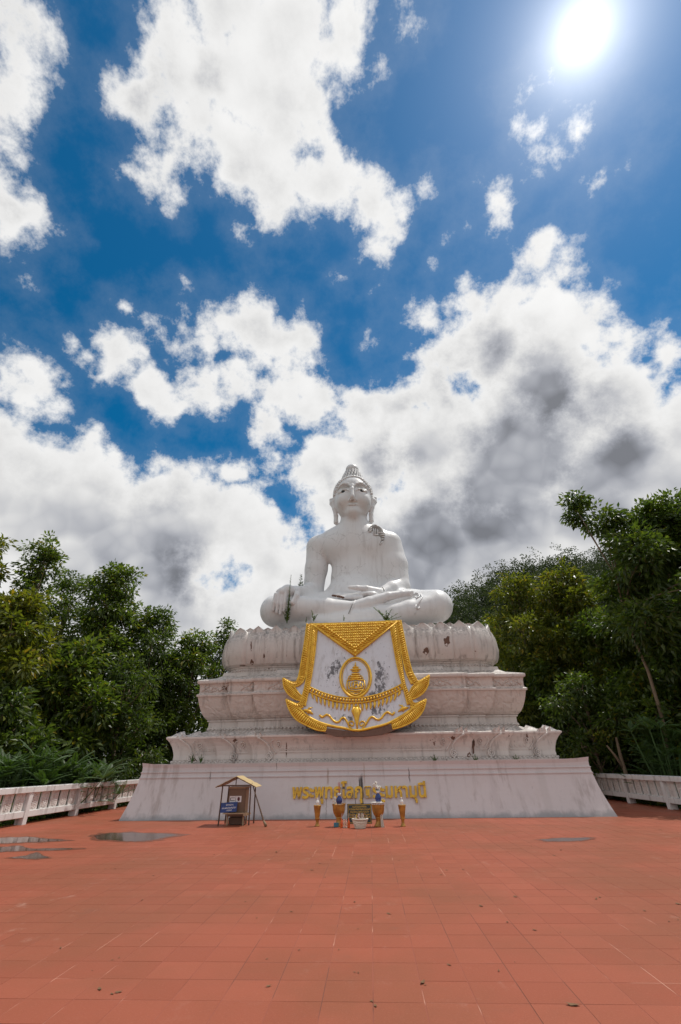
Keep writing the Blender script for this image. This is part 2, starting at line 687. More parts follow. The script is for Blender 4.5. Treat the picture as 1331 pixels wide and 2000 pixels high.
def make_gold(name, base, dark, rough):
    m, q = mat(name)
    p = pos(q)
    n = q.noise(p, 5.0, 6, 0.65)
    c = q.mix(q.step(n, 0.36, 0.66), dark, base)
    sp = q.step(q.noise(p, 11, 6, 0.7), 0.60, 0.74)
    c = q.mix(q.math('MULTIPLY', sp, 0.6), c, (0.12, 0.06, 0.02))
    return finish(m, q, c, rough, 0.30, q.bump(q.noise(p, 40, 4, 0.6), 0.25, 0.01))


M_GOLD = make_gold('gold_paint', (0.90, 0.56, 0.06), (0.72, 0.40, 0.035), 0.40)
M_GOLDL = make_gold('letter_gold_paint', (0.78, 0.49, 0.05), (0.60, 0.35, 0.04), 0.5)
M_BRASS = make_gold('brown_gilt', (0.50, 0.27, 0.055), (0.30, 0.14, 0.03), 0.38)
M_BROWN = plain('bare_brown_mortar', (0.16, 0.09, 0.065), 0.9, var=0.4)
M_BLACK = plain('black_enamel', (0.012, 0.012, 0.012), 0.3)
M_WHITE = plain('white_glaze', (0.78, 0.77, 0.74), 0.25, var=0.05)
M_PUPIL = plain('black_pupil', (0.015, 0.014, 0.013), 0.3)
M_SCLERA = plain('eye_white', (0.72, 0.72, 0.70), 0.35, var=0.03)
M_GREYLINE = plain('groove_and_mark_grey', (0.33, 0.31, 0.29), 0.7)  # flat grey for painted groove shade, seam lines and the brow mark


# terracotta
def make_tile():
    m, q = mat('terracotta_tile')
    p = pos(q)
    cell = q.n.new('ShaderNodeVectorMath')
    cell.operation = 'FLOOR'
    q.put(cell.inputs[0], q.vec('SCALE', q.vec('ADD', p, (0.06 + 42, 0.278 + 42, 0.5)), 1 / 0.42))
    xy = q.xyz(cell.outputs[0])
    rnd = q.white(q.join(xy[0], xy[1], 0.0))
    c = q.mix(rnd, (0.298, 0.078, 0.041), (0.340, 0.092, 0.050))
    big = q.noise(p, 0.33, 5, 0.6)
    c = q.mix(q.step(big, 0.38, 0.66), c, q.mix(0.8, c, (0.235, 0.078, 0.038)))
    # dust and pale scuffs dragged along the walking line
    sc = q.noise(q.mapping(p, scale=(2.2, 1.4, 1)), 1.2, 8, 0.75)
    wk = q.step(q.noise(q.mapping(p, scale=(0.5, 0.22, 1)), 1.0, 3), 0.42, 0.66)
    c = q.mix(q.math('MULTIPLY', q.math('MULTIPLY', q.step(sc, 0.56, 0.72), wk), 0.55), c, (0.50, 0.29, 0.22))
    sp = q.noise(p, 55, 4, 0.7)
    c = q.mix(q.math('MULTIPLY', q.step(sp, 0.52, 0.72), 0.35), c, (0.43, 0.165, 0.105))
    c = q.mix(q.math('MULTIPLY', q.step(sp, 0.30, 0.42, 1, 0), 0.35), c, (0.18, 0.06, 0.04))
    st = q.step(q.noise(p, 1.1, 6, 0.6), 0.62, 0.72)
    c = q.mix(q.math('MULTIPLY', st, 0.22), c, (0.20, 0.09, 0.06))
    h = q.math('ADD', q.noise(p, 90, 3), q.math('MULTIPLY', q.noise(p, 6, 3), 0.6))
    rg = q.math('MULTIPLY_ADD', q.noise(p, 1.3, 4), 0.3, 0.42)
    return finish(m, q, c, rg, 0.0, q.bump(h, 0.16, 0.01), 0.22)


def make_grout():
    m, q = mat('grout')
    p = pos(q)
    n = q.noise(p, 0.55, 4, 0.6)
    c = q.mix(q.step(n, 0.44, 0.50), (0.17, 0.056, 0.034), (0.29, 0.082, 0.048))
    c = q.mix(q.step(n, 0.56, 0.62), c, (0.54, 0.27, 0.19))
    return finish(m, q, c, 0.85)


M_TILE, M_GROUT = make_tile(), make_grout()

# ------------------------------------------------------------------ ground and terrace
TX0, TX1, TY0, TY1 = -12.66, 12.12, -7.0, 31.5


def ground():
    m, q = mat('earth_and_leaf_mould')
    p = pos(q)
    n = q.noise(p, 0.9, 7, 0.65)
    c = q.mix(n, (0.035, 0.045, 0.018), (0.11, 0.085, 0.05))
    c = q.mix(q.step(q.noise(p, 0.12, 4), 0.4, 0.65), c, (0.045, 0.07, 0.02))
    finish(m, q, c, 0.9, 0.0, q.bump(n, 0.6, 0.08))
    s = 2500
    o = MB().add([(-s, -s, -0.18), (s, -s, -0.18), (s, s, -0.18), (-s, s, -0.18)], [(0, 1, 2, 3)]).build('ground', m)
    tag(o, kind='structure')


ground()
TILE, JOINT = 0.42, 0.0075
floor = MB().box((TX0, TY0, -0.6), (TX1, TY1, -0.0016)).build('terrace_floor', M_GROUT)
tag(floor, kind='structure')


def tiles():
    nx0, nx1 = int(math.floor((TX0 + 0.06) / TILE)), int(math.ceil((TX1 + 0.06) / TILE))
    ny0, ny1 = int(math.floor((TY0 - 0.142) / TILE)), int(math.ceil((TY1 - 0.142) / TILE))
    h = (TILE - JOINT) / 2
    b = 0.0007
    tm = MB()
    v = []
    for (o, z) in ((0, -0.003), (0, -b), (b, 0.0)):
        v += [(-h + o, -h + o, z), (h - o, -h + o, z), (h - o, h - o, z), (-h + o, h - o, z)]
    f = [(8, 9, 10, 11)]
    for k in (0, 4):
        for i in range(4):
            j = (i + 1) % 4
            f.append((k + i, k + j, k + 4 + j, k + 4 + i))
    tm.add(v, f)
    me = new_mesh('tile', tm.v, tm.f)
    me.materials.append(M_TILE)
    rs = random.Random(5)
    cells = []
    for i in range(nx0, nx1):
        for j in range(ny0, ny1):
            x, y = -0.06 + (i + .5) * TILE, 0.142 + (j + .5) * TILE
            if x - h < TX0 or x + h > TX1 or y - h < TY0 or y + h > TY1:
                continue
            if abs(x + 0.4) < 8.2 and 20.2 < y < 30:
                continue
            d = np.array([x, y, 0]) - EYE
            zc = d @ CF
            vis = False
            if zc > 0.1:
                px, py = 665.5 + FPX * (d @ CR) / zc, 1000 - FPX * (d @ CU) / zc
                vis = -50 < px < 1381 and py < 2050
            cells.append((0 if vis else 1, d @ d, x, y))
    cells.sort()
    V, Fc = [], []
    tv = np.array(tm.v)
    for k, (nv, dd, x, y) in enumerate(cells):
        rot = Euler((rs.gauss(0, .0006), rs.gauss(0, .0006), rs.gauss(0, .002)))
        dz = rs.gauss(0, .0004)
        if k < 298:
            o = bpy.data.objects.new('tile', me)
            COL.objects.link(o)
            o.parent = floor
            o.location = (x, y, dz)
            o.rotation_euler = rot
        else:
            R = np.array(rot.to_matrix())
            bse = len(V) * 12
            V.append(tv @ R.T + np.array([x, y, dz]))
            Fc.append(np.array(tm.f) + bse)
    o = link('tiles', np_mesh('tiles', np.concatenate(V), np.concatenate(Fc)), M_TILE, floor)
    o['kind'] = 'stuff'


tiles()

# ------------------------------------------------------------------ pedestal
XC, YC = -0.40, 25.0


def redent(W, D, steps):
    """half plan outline (counter-clockwise) with stepped corners; steps = [(x, dy)...] from outside to inside"""
    # front-right quarter from the side to the front: returns list of (x,y,nx,ny) for the full outline
    q = [(W, 0)]
    x, y = W, -(D - sum(s for _, s in steps))
    q.append((x, y))
    for (xs, s) in steps:
        q.append((xs, y))
        y -= s
        q.append((xs, y))
    return q[1:]


def full_outline(W, D, steps):
    q = redent(W, D, steps)
    out = q[:]                                            # right-front, going to the centre
    out += [(-x, y) for x, y in reversed(q)]              # left-front
    out += [(-x, -y) for x, y in q]
    out += [(x, -y) for x, y in reversed(q)]
    return out


def offset_ortho(poly, o):
    n = len(poly)
    r = []
    for i in range(n):
        a, b, c = poly[i - 1], poly[i], poly[(i + 1) % n]
        s = np.zeros(2)
        for (p0, p1) in ((a, b), (b, c)):
            d = np.array(p1) - np.array(p0)
            d = d / (np.linalg.norm(d) + 1e-9)
            nn = np.array([-d[1], d[0]])                   # outline runs clockwise seen from above -> outside on the left
            s += nn
        r.append((b[0] + s[0] * o, b[1] + s[1] * o))
    return r


def round_rect(W, D, r, n=14):
    out = []
    for (cx, cy, a0) in ((W - r, -(D - r), 0), (-(W - r), -(D - r), -90), (-(W - r), D - r, -180), (W - r, D - r, -270)):
        for k in range(n + 1):
            a = RAD(a0 - 90 * k / n)
            out.append((cx + r * math.cos(a), cy + r * math.sin(a)))
    return out


def sweep(rings, cap=True, sub=0):
    """rings: list of (outline, z)"""
    mb = MB()
    n = len(rings[0][0])
    for (ol, z) in rings:
        mb.v += [(XC + x, YC + y, z if not callable(z) else z(x, y)) for x, y in ol]
    for k in range(len(rings) - 1):
        for i in range(n):
            j = (i + 1) % n
            mb.f.append((k * n + j, k * n + i, (k + 1) * n + i, (k + 1) * n + j))
    if cap:
        e = (len(rings) - 1) * n
        mb.f.append(tuple(e + n - 1 - i for i in range(n)))
    return mb


def dense(ol, step=0.35):
    r = []
    n = len(ol)
    for i in range(n):
        a, b = np.array(ol[i]), np.array(ol[(i + 1) % n])
        k = max(1, int(np.linalg.norm(b - a) / step + .5))
        for t in range(k):
            r.append(tuple(a + (b - a) * t / k))
    return r


PED = thing('stepped_pedestal', 'tall stepped white pedestal with lotus tier carrying the seated statue', 'pedestal', (XC, YC, 0))


def plinth():
    # battered block, lightly concave, corners swept up
    def ol(W, D):
        c = [(W, -D), (-W, -D), (-W, D), (W, D)]
        r = []
        for i, k in enumerate((36, 20, 36, 20)):
            a, b = np.array(c[i]), np.array(c[(i + 1) % 4])
            r += [tuple(a + (b - a) * t / k) for t in range(k)]
        return r
    rings = []
    hgt = 1.78
    for k in range(15):
        t = k / 14
        w = 8.87 - 0.40 * (1 - (1 - t) ** 1.7)
        d = 5.65 - 0.40 * (1 - (1 - t) ** 1.7)
        lip = 0.05 * max(0, (t - .86) / .14) ** 2
        z = hgt * t

        def zz(x, y, z=z, w=w, d=d, t=t):
            c = max(0, abs(x) / w - .93) / .07 * max(0, abs(y) / d - .90) / .10
            return z + 0.05 * c * t
        rings.append((ol(w + lip, d + lip), zz))
    sweep(rings).build('plinth', M_PLINTH, PED)
    for z in (1.33, 1.51):
        t = z / hgt
        w = 8.87 - 0.40 * (1 - (1 - t) ** 1.7)
        d = 5.65 - 0.40 * (1 - (1 - t) ** 1.7)
        a = [(ol(w - .05, d - .05), z - .022), (ol(w + .028, d + .028), z - .02), (ol(w + .03, d + .03), z + .014), (ol(w - .05, d - .05), z + .018)]
        sweep(a, False).build('ledge', M_PLINTH, PED)


plinth()


def prof_tier(name, W, D, steps, prof, m, cap=True):
    base = full_outline(W, D, steps)
    sweep([(offset_ortho(base, o), z) for o, z in prof], cap).build(name, m, PED)


LS = [(5.85, .20), (4.35, .20)]
MS = [(5.35, .20), (4.15, .20)]
# lower (lion foot) tier: foot with bead row, panel, flaring rim and its sloping top
prof_tier('foot_course', 7.74, 4.73, LS, [(-.1, 1.72), (.02, 1.775), (.03, 1.86), (-.03, 1.90), (-.03, 1.93)], M_PED)
prof_tier('panel_course', 7.74, 4.73, LS, [(-.05, 1.925), (-.02, 1.93), (-.03, 2.08), (.0, 2.24), (.06, 2.42), (.14, 2.56), (.22, 2.66), (.27, 2.70), (.27, 2.76), (.22, 2.785), (-.3, 2.86), (-.85, 2.98), (-.95, 3.03)], M_PED)
# middle tier
prof_tier('neck_course', 6.72, 3.71, MS, [(.0, 2.95), (.0, 3.10), (.03, 3.11), (.03, 3.17), (.0, 3.18), (.0, 3.40), (.06, 3.42), (.06, 3.47), (.02, 3.48)], M_PED)
prof_tier('bowl_course', 6.72, 3.71, MS, [(.02, 3.475), (.09, 3.50), (.19, 3.60), (.28, 3.75), (.36, 3.95), (.42, 4.15), (.46, 4.32), (.48, 4.40)], M_PEDR, False)
prof_tier('band', 6.72, 3.71, MS, [(.48, 4.40), (.53, 4.41), (.54, 4.48), (.49, 4.52), (.46, 4.53)], M_PED, False)
prof_tier('frieze_course', 6.72, 3.71, MS, [(.46, 4.53), (.44, 4.60), (.45, 4.82), (.48, 4.94)], M_PEDR, False)
prof_tier('cornice', 6.72, 3.71, MS, [(.48, 4.94), (.54, 4.95), (.56, 5.0), (.56, 5.08), (.50, 5.11), (-.1, 5.27), (-.30, 5.40), (-.34, 5.55)], M_PED)


# lotus tier
def lotus():
    ol0 = round_rect(6.38, 3.16, 1.2)

    def off(o):
        return round_rect(6.38 + o, 3.16 + o, 1.2 + o)
    sweep([(off(-.3), 5.2), (off(0), 5.35), (off(0), 5.70), (off(.05), 5.71), (off(.05), 5.765), (off(0), 5.78)]).build('lotus_neck', M_PED, PED)
    P_ = []
    prof = []
    for k in range(17):
        a = RAD(-82 + 172 * k / 16)
        prof.append((0.02 + 0.36 * math.cos(a) if a < 0 else -.10 + .48 * math.cos(a), 6.46 + (0.70 if a < 0 else 0.98) * math.sin(a)))
    prof = [(o, z) for o, z in prof]
    prof += [(-.9, 7.42), (-1.6, 7.40)]
    sweep([(off(-.02), 5.775)] + [(off(o), z) for o, z in prof]).build('lotus_body', M_LOTUS, PED, smooth=True)
    return prof


LPROF = lotus()


def petals():
    """long petals hugging the lotus bulge; points stand free above the rim, a second row of points shows between them"""
    per = round_rect(6.38, 3.16, 1.2, 24)
    pts = [np.array(p) for p in per]
    # arclength table
    seg = [np.linalg.norm(pts[(i + 1) % len(pts)] - pts[i]) for i in range(len(pts))]
    tot = sum(seg)
    n = 41
    pit = tot / n

    def at(s_):
        s_ = s_ % tot
        for i, L in enumerate(seg):
            if s_ <= L:
                a, b = pts[i], pts[(i + 1) % len(pts)]
                return a + (b - a) * (s_ / max(L, 1e-9))
            s_ -= L
        return pts[0]

    # outer profile as polyline from the bulge up
    def prof_at(t):                       # t 0..1 low..high on the bulge, >1 free tip
        if t <= 1:
            a = RAD(-60 + 118 * t)
            return ((0.02 + 0.36 * math.cos(a) if a < 0 else -.10 + .48 * math.cos(a)), 6.46 + (0.70 if a < 0 else 0.98) * math.sin(a))
        o, z = prof_at(1)
        return (o - .10 * (t - 1), z + .55 * (t - 1))

    def one(s0, back):
        mb = MB()
        e = at(s0 + .02) - at(s0 - .02)
        e = e / np.linalg.norm(e)
        nn = np.array([-e[1], e[0]])
        p = at(s0)
        rq = random.Random(int(s0 * 100)).uniform(-.10, .10)
        if back:
            rows = [(1.0, .95), (1.18, .86), (1.38, .5), (1.55 + rq, .03)]
            lift = -.16
        else:
            rows = [(.0, .97), (.25, .98), (.5, .98), (.72, .97), (.9, .95), (1.04, .93), (1.16, .84), (1.32, .60), (1.48, .32), (1.64 + rq, .02)]
            lift = .0
        cols = [-1, -.86, -.7, -.35, 0, .35, .7, .86, 1]
        base = len(mb.v)
        for (t, w) in rows:
            o, z = prof_at(t)
            for c in cols:
                q = c * w * pit * .5 * (1 if not back else 1.05)
                # raised rim, sunk middle
                a = abs(c)
                rim = .062 if .62 < a < .9 else (.0 if a >= .9 else (.036 if a < .1 else .008))
                if t > 1.0:
                    rim *= .8
                xy = p + e * q + nn * (o + lift + rim + .004)
                # follow the corner rounding
                if t <= 1.45:
                    pc = at(s0 + q)
                    ee = at(s0 + q + .02) - at(s0 + q - .02)
                    ee = ee / np.linalg.norm(ee)
                    nc = np.array([-ee[1], ee[0]])
                    xy = pc + nc * (o + lift + rim + .004)
                mb.v.append((XC + xy[0], YC + xy[1], z))
        k = len(cols)
        for i in range(len(rows) - 1):
            for j in range(k - 1):
                a = base + i * k + j
                mb.f.append((a + 1, a, a + k, a + k + 1))
        # back face of the free point, a little thickness
        b2 = len(mb.v)
        free = [i for i, (t, w) in enumerate(rows) if t >= 1.0]
        for i in free:
            for j in range(k):
                x, y, z = mb.v[base + i * k + j]
                mb.v.append((x - nn[0] * .09, y - nn[1] * .09, z - .01))
        for ii in range(len(free) - 1):
            for j in range(k - 1):
                a = b2 + ii * k + j
                mb.f.append((a, a + 1, a + k + 1, a + k))
            for j in (0, k - 1):
                a, b = base + free[ii] * k + j, base + free[ii + 1] * k + j
                c, d = b2 + ii * k + j, b2 + (ii + 1) * k + j
                mb.f.append((a, c, d, b) if j == 0 else (b, d, c, a))
        mb.build('petal' if not back else 'back_petal', M_LOTUS, PED, smooth=True)

    for i in range(n):
        one(pit * (i + .5), False)
        one(pit * i, True)


petals()


def beads_row(W, D, steps, z, r, pitch, name):
    ol = full_outline(W, D, steps)
    mb = MB()
    n = len(ol)
    for i in range(n):
        a, b = np.array(ol[i]), np.array(ol[(i + 1) % n])
        if a[1] > 0 and b[1] > 0:
            continue
        L = np.linalg.norm(b - a)
        k = max(1, int(L / pitch))
        for t in range(k):
            c = a + (b - a) * (t + .5) / k
            mb.ball((XC + c[0], YC + c[1], z), r, 6, 4)
    o = mb.build(name, M_PED, PED, smooth=True)
    o['kind'] = 'stuff'


beads_row(7.74 + .035, 4.73 + .035, LS, 1.865, .05, .155, 'bead_row')
beads_row(6.72 + .035, 3.71 + .035, MS, 3.10, .05, .17, 'bead_row')
ol = [p for p in dense(round_rect(6.40, 3.18, 1.2), .16)]
mbb = MB()
for x, y in ol:
    if y < .5:
        mbb.ball((XC + x, YC + y, 5.60), .045, 6, 4)
mbb.build('bead_row', M_PED, PED, smooth=True)['kind'] = 'stuff'


def lower_carving():
    """scroll brackets, relief frames and leaf crests of the lower tier, one object each"""
    prof = [(-.02, 1.93), (-.03, 2.08), (.0, 2.24), (.06, 2.42), (.14, 2.56), (.22, 2.66), (.27, 2.72)]

    def surf(x, z, yf):
        o = np.interp(z, [p[1] for p in prof], [p[0] for p in prof])
        return (XC + x, YC - yf - o, z)

    def spiral(cx, cz, r, yf, turns, sgn, a0):
        pts = []
        for k in range(int(turns * 14) + 1):
            a = a0 + sgn * 2 * PI * k / 14
            rr = r * (1 - k / (turns * 14 + 2))
            x, y, z = surf(cx + rr * math.cos(a), cz + rr * math.sin(a), yf)
            pts.append((x, y - .02, z))
        return pts
    planes = {0: 4.73, 1: 4.73 - .2, 2: 4.73 - .4}
    for sgn in (-1, 1):
        for (xb, pl, wdt) in ((4.15, 0, .9), (5.65, 1, .8), (7.5, 2, .8)):
            yf = planes[pl]
            # bracket: S-shaped raised band from the rim down to a scroll
            mb = MB()
            pts = []
            for k in range(13):
                t = k / 12
                x = xb - .42 + .38 * t ** 2.0 - .16 * math.sin(PI * t)
                z = 2.0 + .70 * t
                X, Y, Z = surf(sgn * x, z, yf)
                pts.append((X, Y - .015, Z))
            mb.tube(pts, [.05] * 13, 6)
            pts2 = []
            for k in range(13):
                t = k / 12
                x = xb - .80 + .20 * math.sin(PI * t * .9) + .05 * t
                z = 2.12 + .46 * math.sin(PI * .5 * t)
                X, Y, Z = surf(sgn * x, z, yf)
                pts2.append((X, Y - .01, Z))
            mb.tube(pts2, .032, 6)
            mb.build('bracket', M_PED, PED, smooth=True)
            MB().tube(spiral(sgn * (xb - .50), 2.03, .15, yf + .035, 2.2, sgn, PI / 2), .034, 6).build('scroll', M_PED, PED, smooth=True)
            MB().tube(spiral(sgn * (xb - .86), 2.45, .12, yf, 1.6, -sgn, -PI / 2), .026, 6).build('scroll', M_PED, PED, smooth=True)
            # leaf crest that stands over the rim
            lf = MB()
            for (dx, hh, ww) in ((-.18, .16, .2), (.0, .24, .2), (.2, .2, .16)):
                c = np.array(surf(sgn * (xb - .18 + dx), 2.74, yf - .03))
                lf.add([c + (-ww * .6, .0, -.03), c + (ww * .6, 0, -.03), c + (ww * .35 * sgn, -.05, hh * .6), c + (sgn * ww * .55, -.09, hh), c + (-ww * .3, .02, hh * .5), c + (0, .16, -.01)],
                       [(0, 1, 2, 4), (4, 2, 3), (1, 5, 2), (5, 0, 4), (2, 5, 4)])
            lf.build('leaf_crest', M_PED, PED)
    # relief frames with rosettes on the plain runs
    runs = [(-3.25, -1.2, 0), (1.2, 3.25, 0), (-5.0, -4.55, 1), (4.55, 5.0, 1), (-6.65, -5.95, 2), (5.95, 6.65, 2), (-1.1, 1.1, 0)]
    for (x0, x1, pl) in runs:
        yf = planes[pl]
        mb = MB()
        z0 = 2.17
        a, b = surf(x0, z0, yf), surf(x1, z0, yf)
        mb.box((a[0], a[1] - .02, z0 - .02), (b[0], a[1] + .05, z0 + .02))
        k = max(2, int((x1 - x0) / .17))
        for i in range(k):
            x = x0 + (x1 - x0) * (i + .5) / k
            c = surf(x, 2.29, yf)
            pts = [(c[0] + .06 * math.cos(w), c[1] - .005, c[2] + .055 * math.sin(w)) for w in np.linspace(.3, 5.6, 9)]
            mb.tube(pts, .016, 5)
        mb.build('relief_frame', M_PED, PED)


lower_carving()


def top_leaves():
    """flat carved leaves lying on the sloping tops (lower tier)"""
    for sgn in (-1, 1):
        for x in (4.6, 5.3, 6.2, 7.0, 7.7):
            yf = 4.73 - (.0 if x < 4.35 else .2 if x < 5.85 else .4)
            lf = MB()
            c = np.array((XC + sgn * x, YC - yf + .1, 2.80))
            lf.add([c + (-.28, 0, 0), c + (.28, 0, 0), c + (.20, .35, .14), c + (0, .75, .26), c + (-.20, .35, .14), c + (0, .25, .17), c + (0, .8, .0), c + (-.2, .5, 0), c + (.2, .5, 0)],
                   [(0, 1, 5), (1, 2, 5), (2, 3, 5), (3, 4, 5), (4, 0, 5), (1, 8, 2), (8, 6, 3, 2), (6, 7, 4, 3), (7, 0, 4)])
            lf.build('top_leaf', M_PED, PED)


top_leaves()


def frieze_ornament():
    """leaf arches of the frieze, one object each"""
    runs = [(-4.0, 4.0, 3.71 + .445, 8), (4.25, 5.25, 3.51 + .445, 1), (-5.25, -4.25, 3.51 + .445, 1), (5.45, 7.05, 3.31 + .445, 2), (-7.05, -5.45, 3.31 + .445, 2)]
    for (x0, x1, yf, n) in runs:
        w = (x1 - x0) / n
        for k in range(n):
            cx = XC + x0 + w * (k + .5)
            y = YC - yf - .012
            mb = MB()
            for s_ in (-1, 1):
                mb.tube([(cx + s_ * w * .48, y, 4.62), (cx + s_ * w * .36, y, 4.74), (cx + s_ * w * .16, y, 4.80), (cx, y - .012, 4.92)], .022, 5)
                mb.tube([(cx, y, 4.60), (cx + s_ * w * .16, y, 4.64), (cx + s_ * w * .24, y, 4.74), (cx + s_ * w * .40, y, 4.86), (cx + s_ * w * .48, y - .012, 4.91)], .018, 5)
                mb.ball((cx + s_ * w * .25, y, 4.66), (.05, .022, .035), 6, 4)
            mb.ball((cx, y, 4.72), (.06, .03, .08), 8, 5)
            mb.build('frieze_leaf', M_PED, PED, smooth=True)


frieze_ornament()

# ------------------------------------------------------------------ the seated figure: one continuous surface from a distance field
class Field:
    def __init__(s, lo, hi, h):
        s.h = h
        s.lo = np.array(lo, float)
        s.n = np.ceil((np.array(hi) - s.lo) / h).astype(int) + 1
        s.f = np.full(s.n, 9.0, dtype=np.float32)
        s.ax = [(s.lo[i] + h * np.arange(s.n[i])).astype(np.float32) for i in range(3)]

    def region(s, lo, hi):
        a = np.clip(np.floor((np.array(lo) - s.lo) / s.h).astype(int), 0, s.n - 1)
        b = np.clip(np.ceil((np.array(hi) - s.lo) / s.h).astype(int) + 1, 1, s.n)
        sl_ = tuple(slice(a[i], b[i]) for i in range(3))
        X = s.ax[0][sl_[0]][:, None, None]
        Y = s.ax[1][sl_[1]][None, :, None]
        Z = s.ax[2][sl_[2]][None, None, :]
        return sl_, X, Y, Z

    def merge(s, sl_, d, k, sub=False):
        a = s.f[sl_]
        d = d.astype(np.float32)
        if sub:
            h_ = np.maximum(k - np.abs(a + d), 0) / max(k, 1e-6)
            s.f[sl_] = np.maximum(a, -d) + h_ * h_ * k * .25
        else:
            h_ = np.maximum(k - np.abs(a - d), 0) / max(k, 1e-6)
            s.f[sl_] = np.minimum(a, d) - h_ * h_ * k * .25

    def cone(s, a, b, ra, rb, k=0.1, sub=False):
        a, b = np.array(a, float), np.array(b, float)
        m = max(ra, rb) + k + 3 * s.h
        sl_, X, Y, Z = s.region(np.minimum(a, b) - m, np.maximum(a, b) + m)
        d = b - a
        L = d @ d + 1e-12
        t = np.clip(((X - a[0]) * d[0] + (Y - a[1]) * d[1] + (Z - a[2]) * d[2]) / L, 0, 1)
        dist = np.sqrt((X - a[0] - t * d[0]) ** 2 + (Y - a[1] - t * d[1]) ** 2 + (Z - a[2] - t * d[2]) ** 2) - (ra + t * (rb - ra))
        s.merge(sl_, dist, k, sub)

    def chain(s, pts, rads, k=0.1, k0=None):
        for i in range(len(pts) - 1):
            s.cone(pts[i], pts[i + 1], rads[i], rads[i + 1], k if (i or k0 is None) else k0)

    def ell(s, c, r, k=0.1, rot=None, sub=False):
        c, r = np.array(c, float), np.array(r, float)
        m = max(r) + k + 3 * s.h
        sl_, X, Y, Z = s.region(c - m, c + m)
        X, Y, Z = X - c[0], Y - c[1], Z - c[2]
        if rot is not None:
            R = np.array(Euler(rot).to_matrix()).T
            X, Y, Z = (R[0, 0] * X + R[0, 1] * Y + R[0, 2] * Z, R[1, 0] * X + R[1, 1] * Y + R[1, 2] * Z, R[2, 0] * X + R[2, 1] * Y + R[2, 2] * Z)
        k0 = np.sqrt((X / r[0]) ** 2 + (Y / r[1]) ** 2 + (Z / r[2]) ** 2) + 1e-6
        k1 = np.sqrt((X / r[0] ** 2) ** 2 + (Y / r[1] ** 2) ** 2 + (Z / r[2] ** 2) ** 2) + 1e-6
        s.merge(sl_, k0 * (k0 - 1) / k1, k, sub)

    def mesh(s, name):
        f = s.f
        neg = f < 0
        nx, ny, nz = s.n
        cnt = np.zeros((nx - 1, ny - 1, nz - 1), dtype=np.int8)
        corners = [(i, j, k) for i in (0, 1) for j in (0, 1) for k in (0, 1)]
        for (i, j, k) in corners:
            cnt += neg[i:nx - 1 + i, j:ny - 1 + j, k:nz - 1 + k]
        act = np.argwhere((cnt > 0) & (cnt < 8))
        idx = np.full(cnt.shape, -1, dtype=np.int32)
        idx[act[:, 0], act[:, 1], act[:, 2]] = np.arange(len(act))
        val = {c: f[act[:, 0] + c[0], act[:, 1] + c[1], act[:, 2] + c[2]] for c in corners}
        acc = np.zeros((len(act), 3))
        num = np.zeros(len(act))
        for c in corners:
            for ax in range(3):
                if c[ax]:
                    continue
                c2 = list(c)
                c2[ax] = 1
                c2 = tuple(c2)
                a, b = val[c], val[c2]
                m = (a < 0) != (b < 0)
                t = a[m] / (a[m] - b[m])
                p = np.tile(np.array(c, float), (m.sum(), 1))
                p[:, ax] += t
                acc[m] += p
                num[m] += 1
        V = s.lo + (act + acc / num[:, None]) * s.h
        quads = []
        for ax in range(3):
            o1, o2 = (ax + 1) % 3, (ax + 2) % 3
            sa = [slice(1, None)] * 3
            sa[ax] = slice(0, -1)
            sb = list(sa)
            sb[ax] = slice(1, None)
            sa[o1] = sa[o2] = sb[o1] = sb[o2] = slice(1, -1)
            A, B = neg[tuple(sa)], neg[tuple(sb)]
            e = np.argwhere(A != B)
            inside = A[e[:, 0], e[:, 1], e[:, 2]]
            off = np.ones(3, dtype=int)
            off[ax] = 0
            c0 = e + off

            def cell(d1, d2):
                q = c0.copy()
                q[:, o1] += d1
                q[:, o2] += d2
                return idx[q[:, 0], q[:, 1], q[:, 2]]
            q = np.stack([cell(-1, -1), cell(0, -1), cell(0, 0), cell(-1, 0)], 1)
            q[~inside] = q[~inside][:, ::-1]
            quads.append(q)
        Q = np.concatenate(quads)
        Q = Q[(Q >= 0).all(1)]
        return np_mesh(name, V, Q, True)


def PT(px, py, Y):
    return on_y(px, py, Y)


def rad_px(px, py, Y, r):
    return r * px_scale(on_y(px, py, Y))


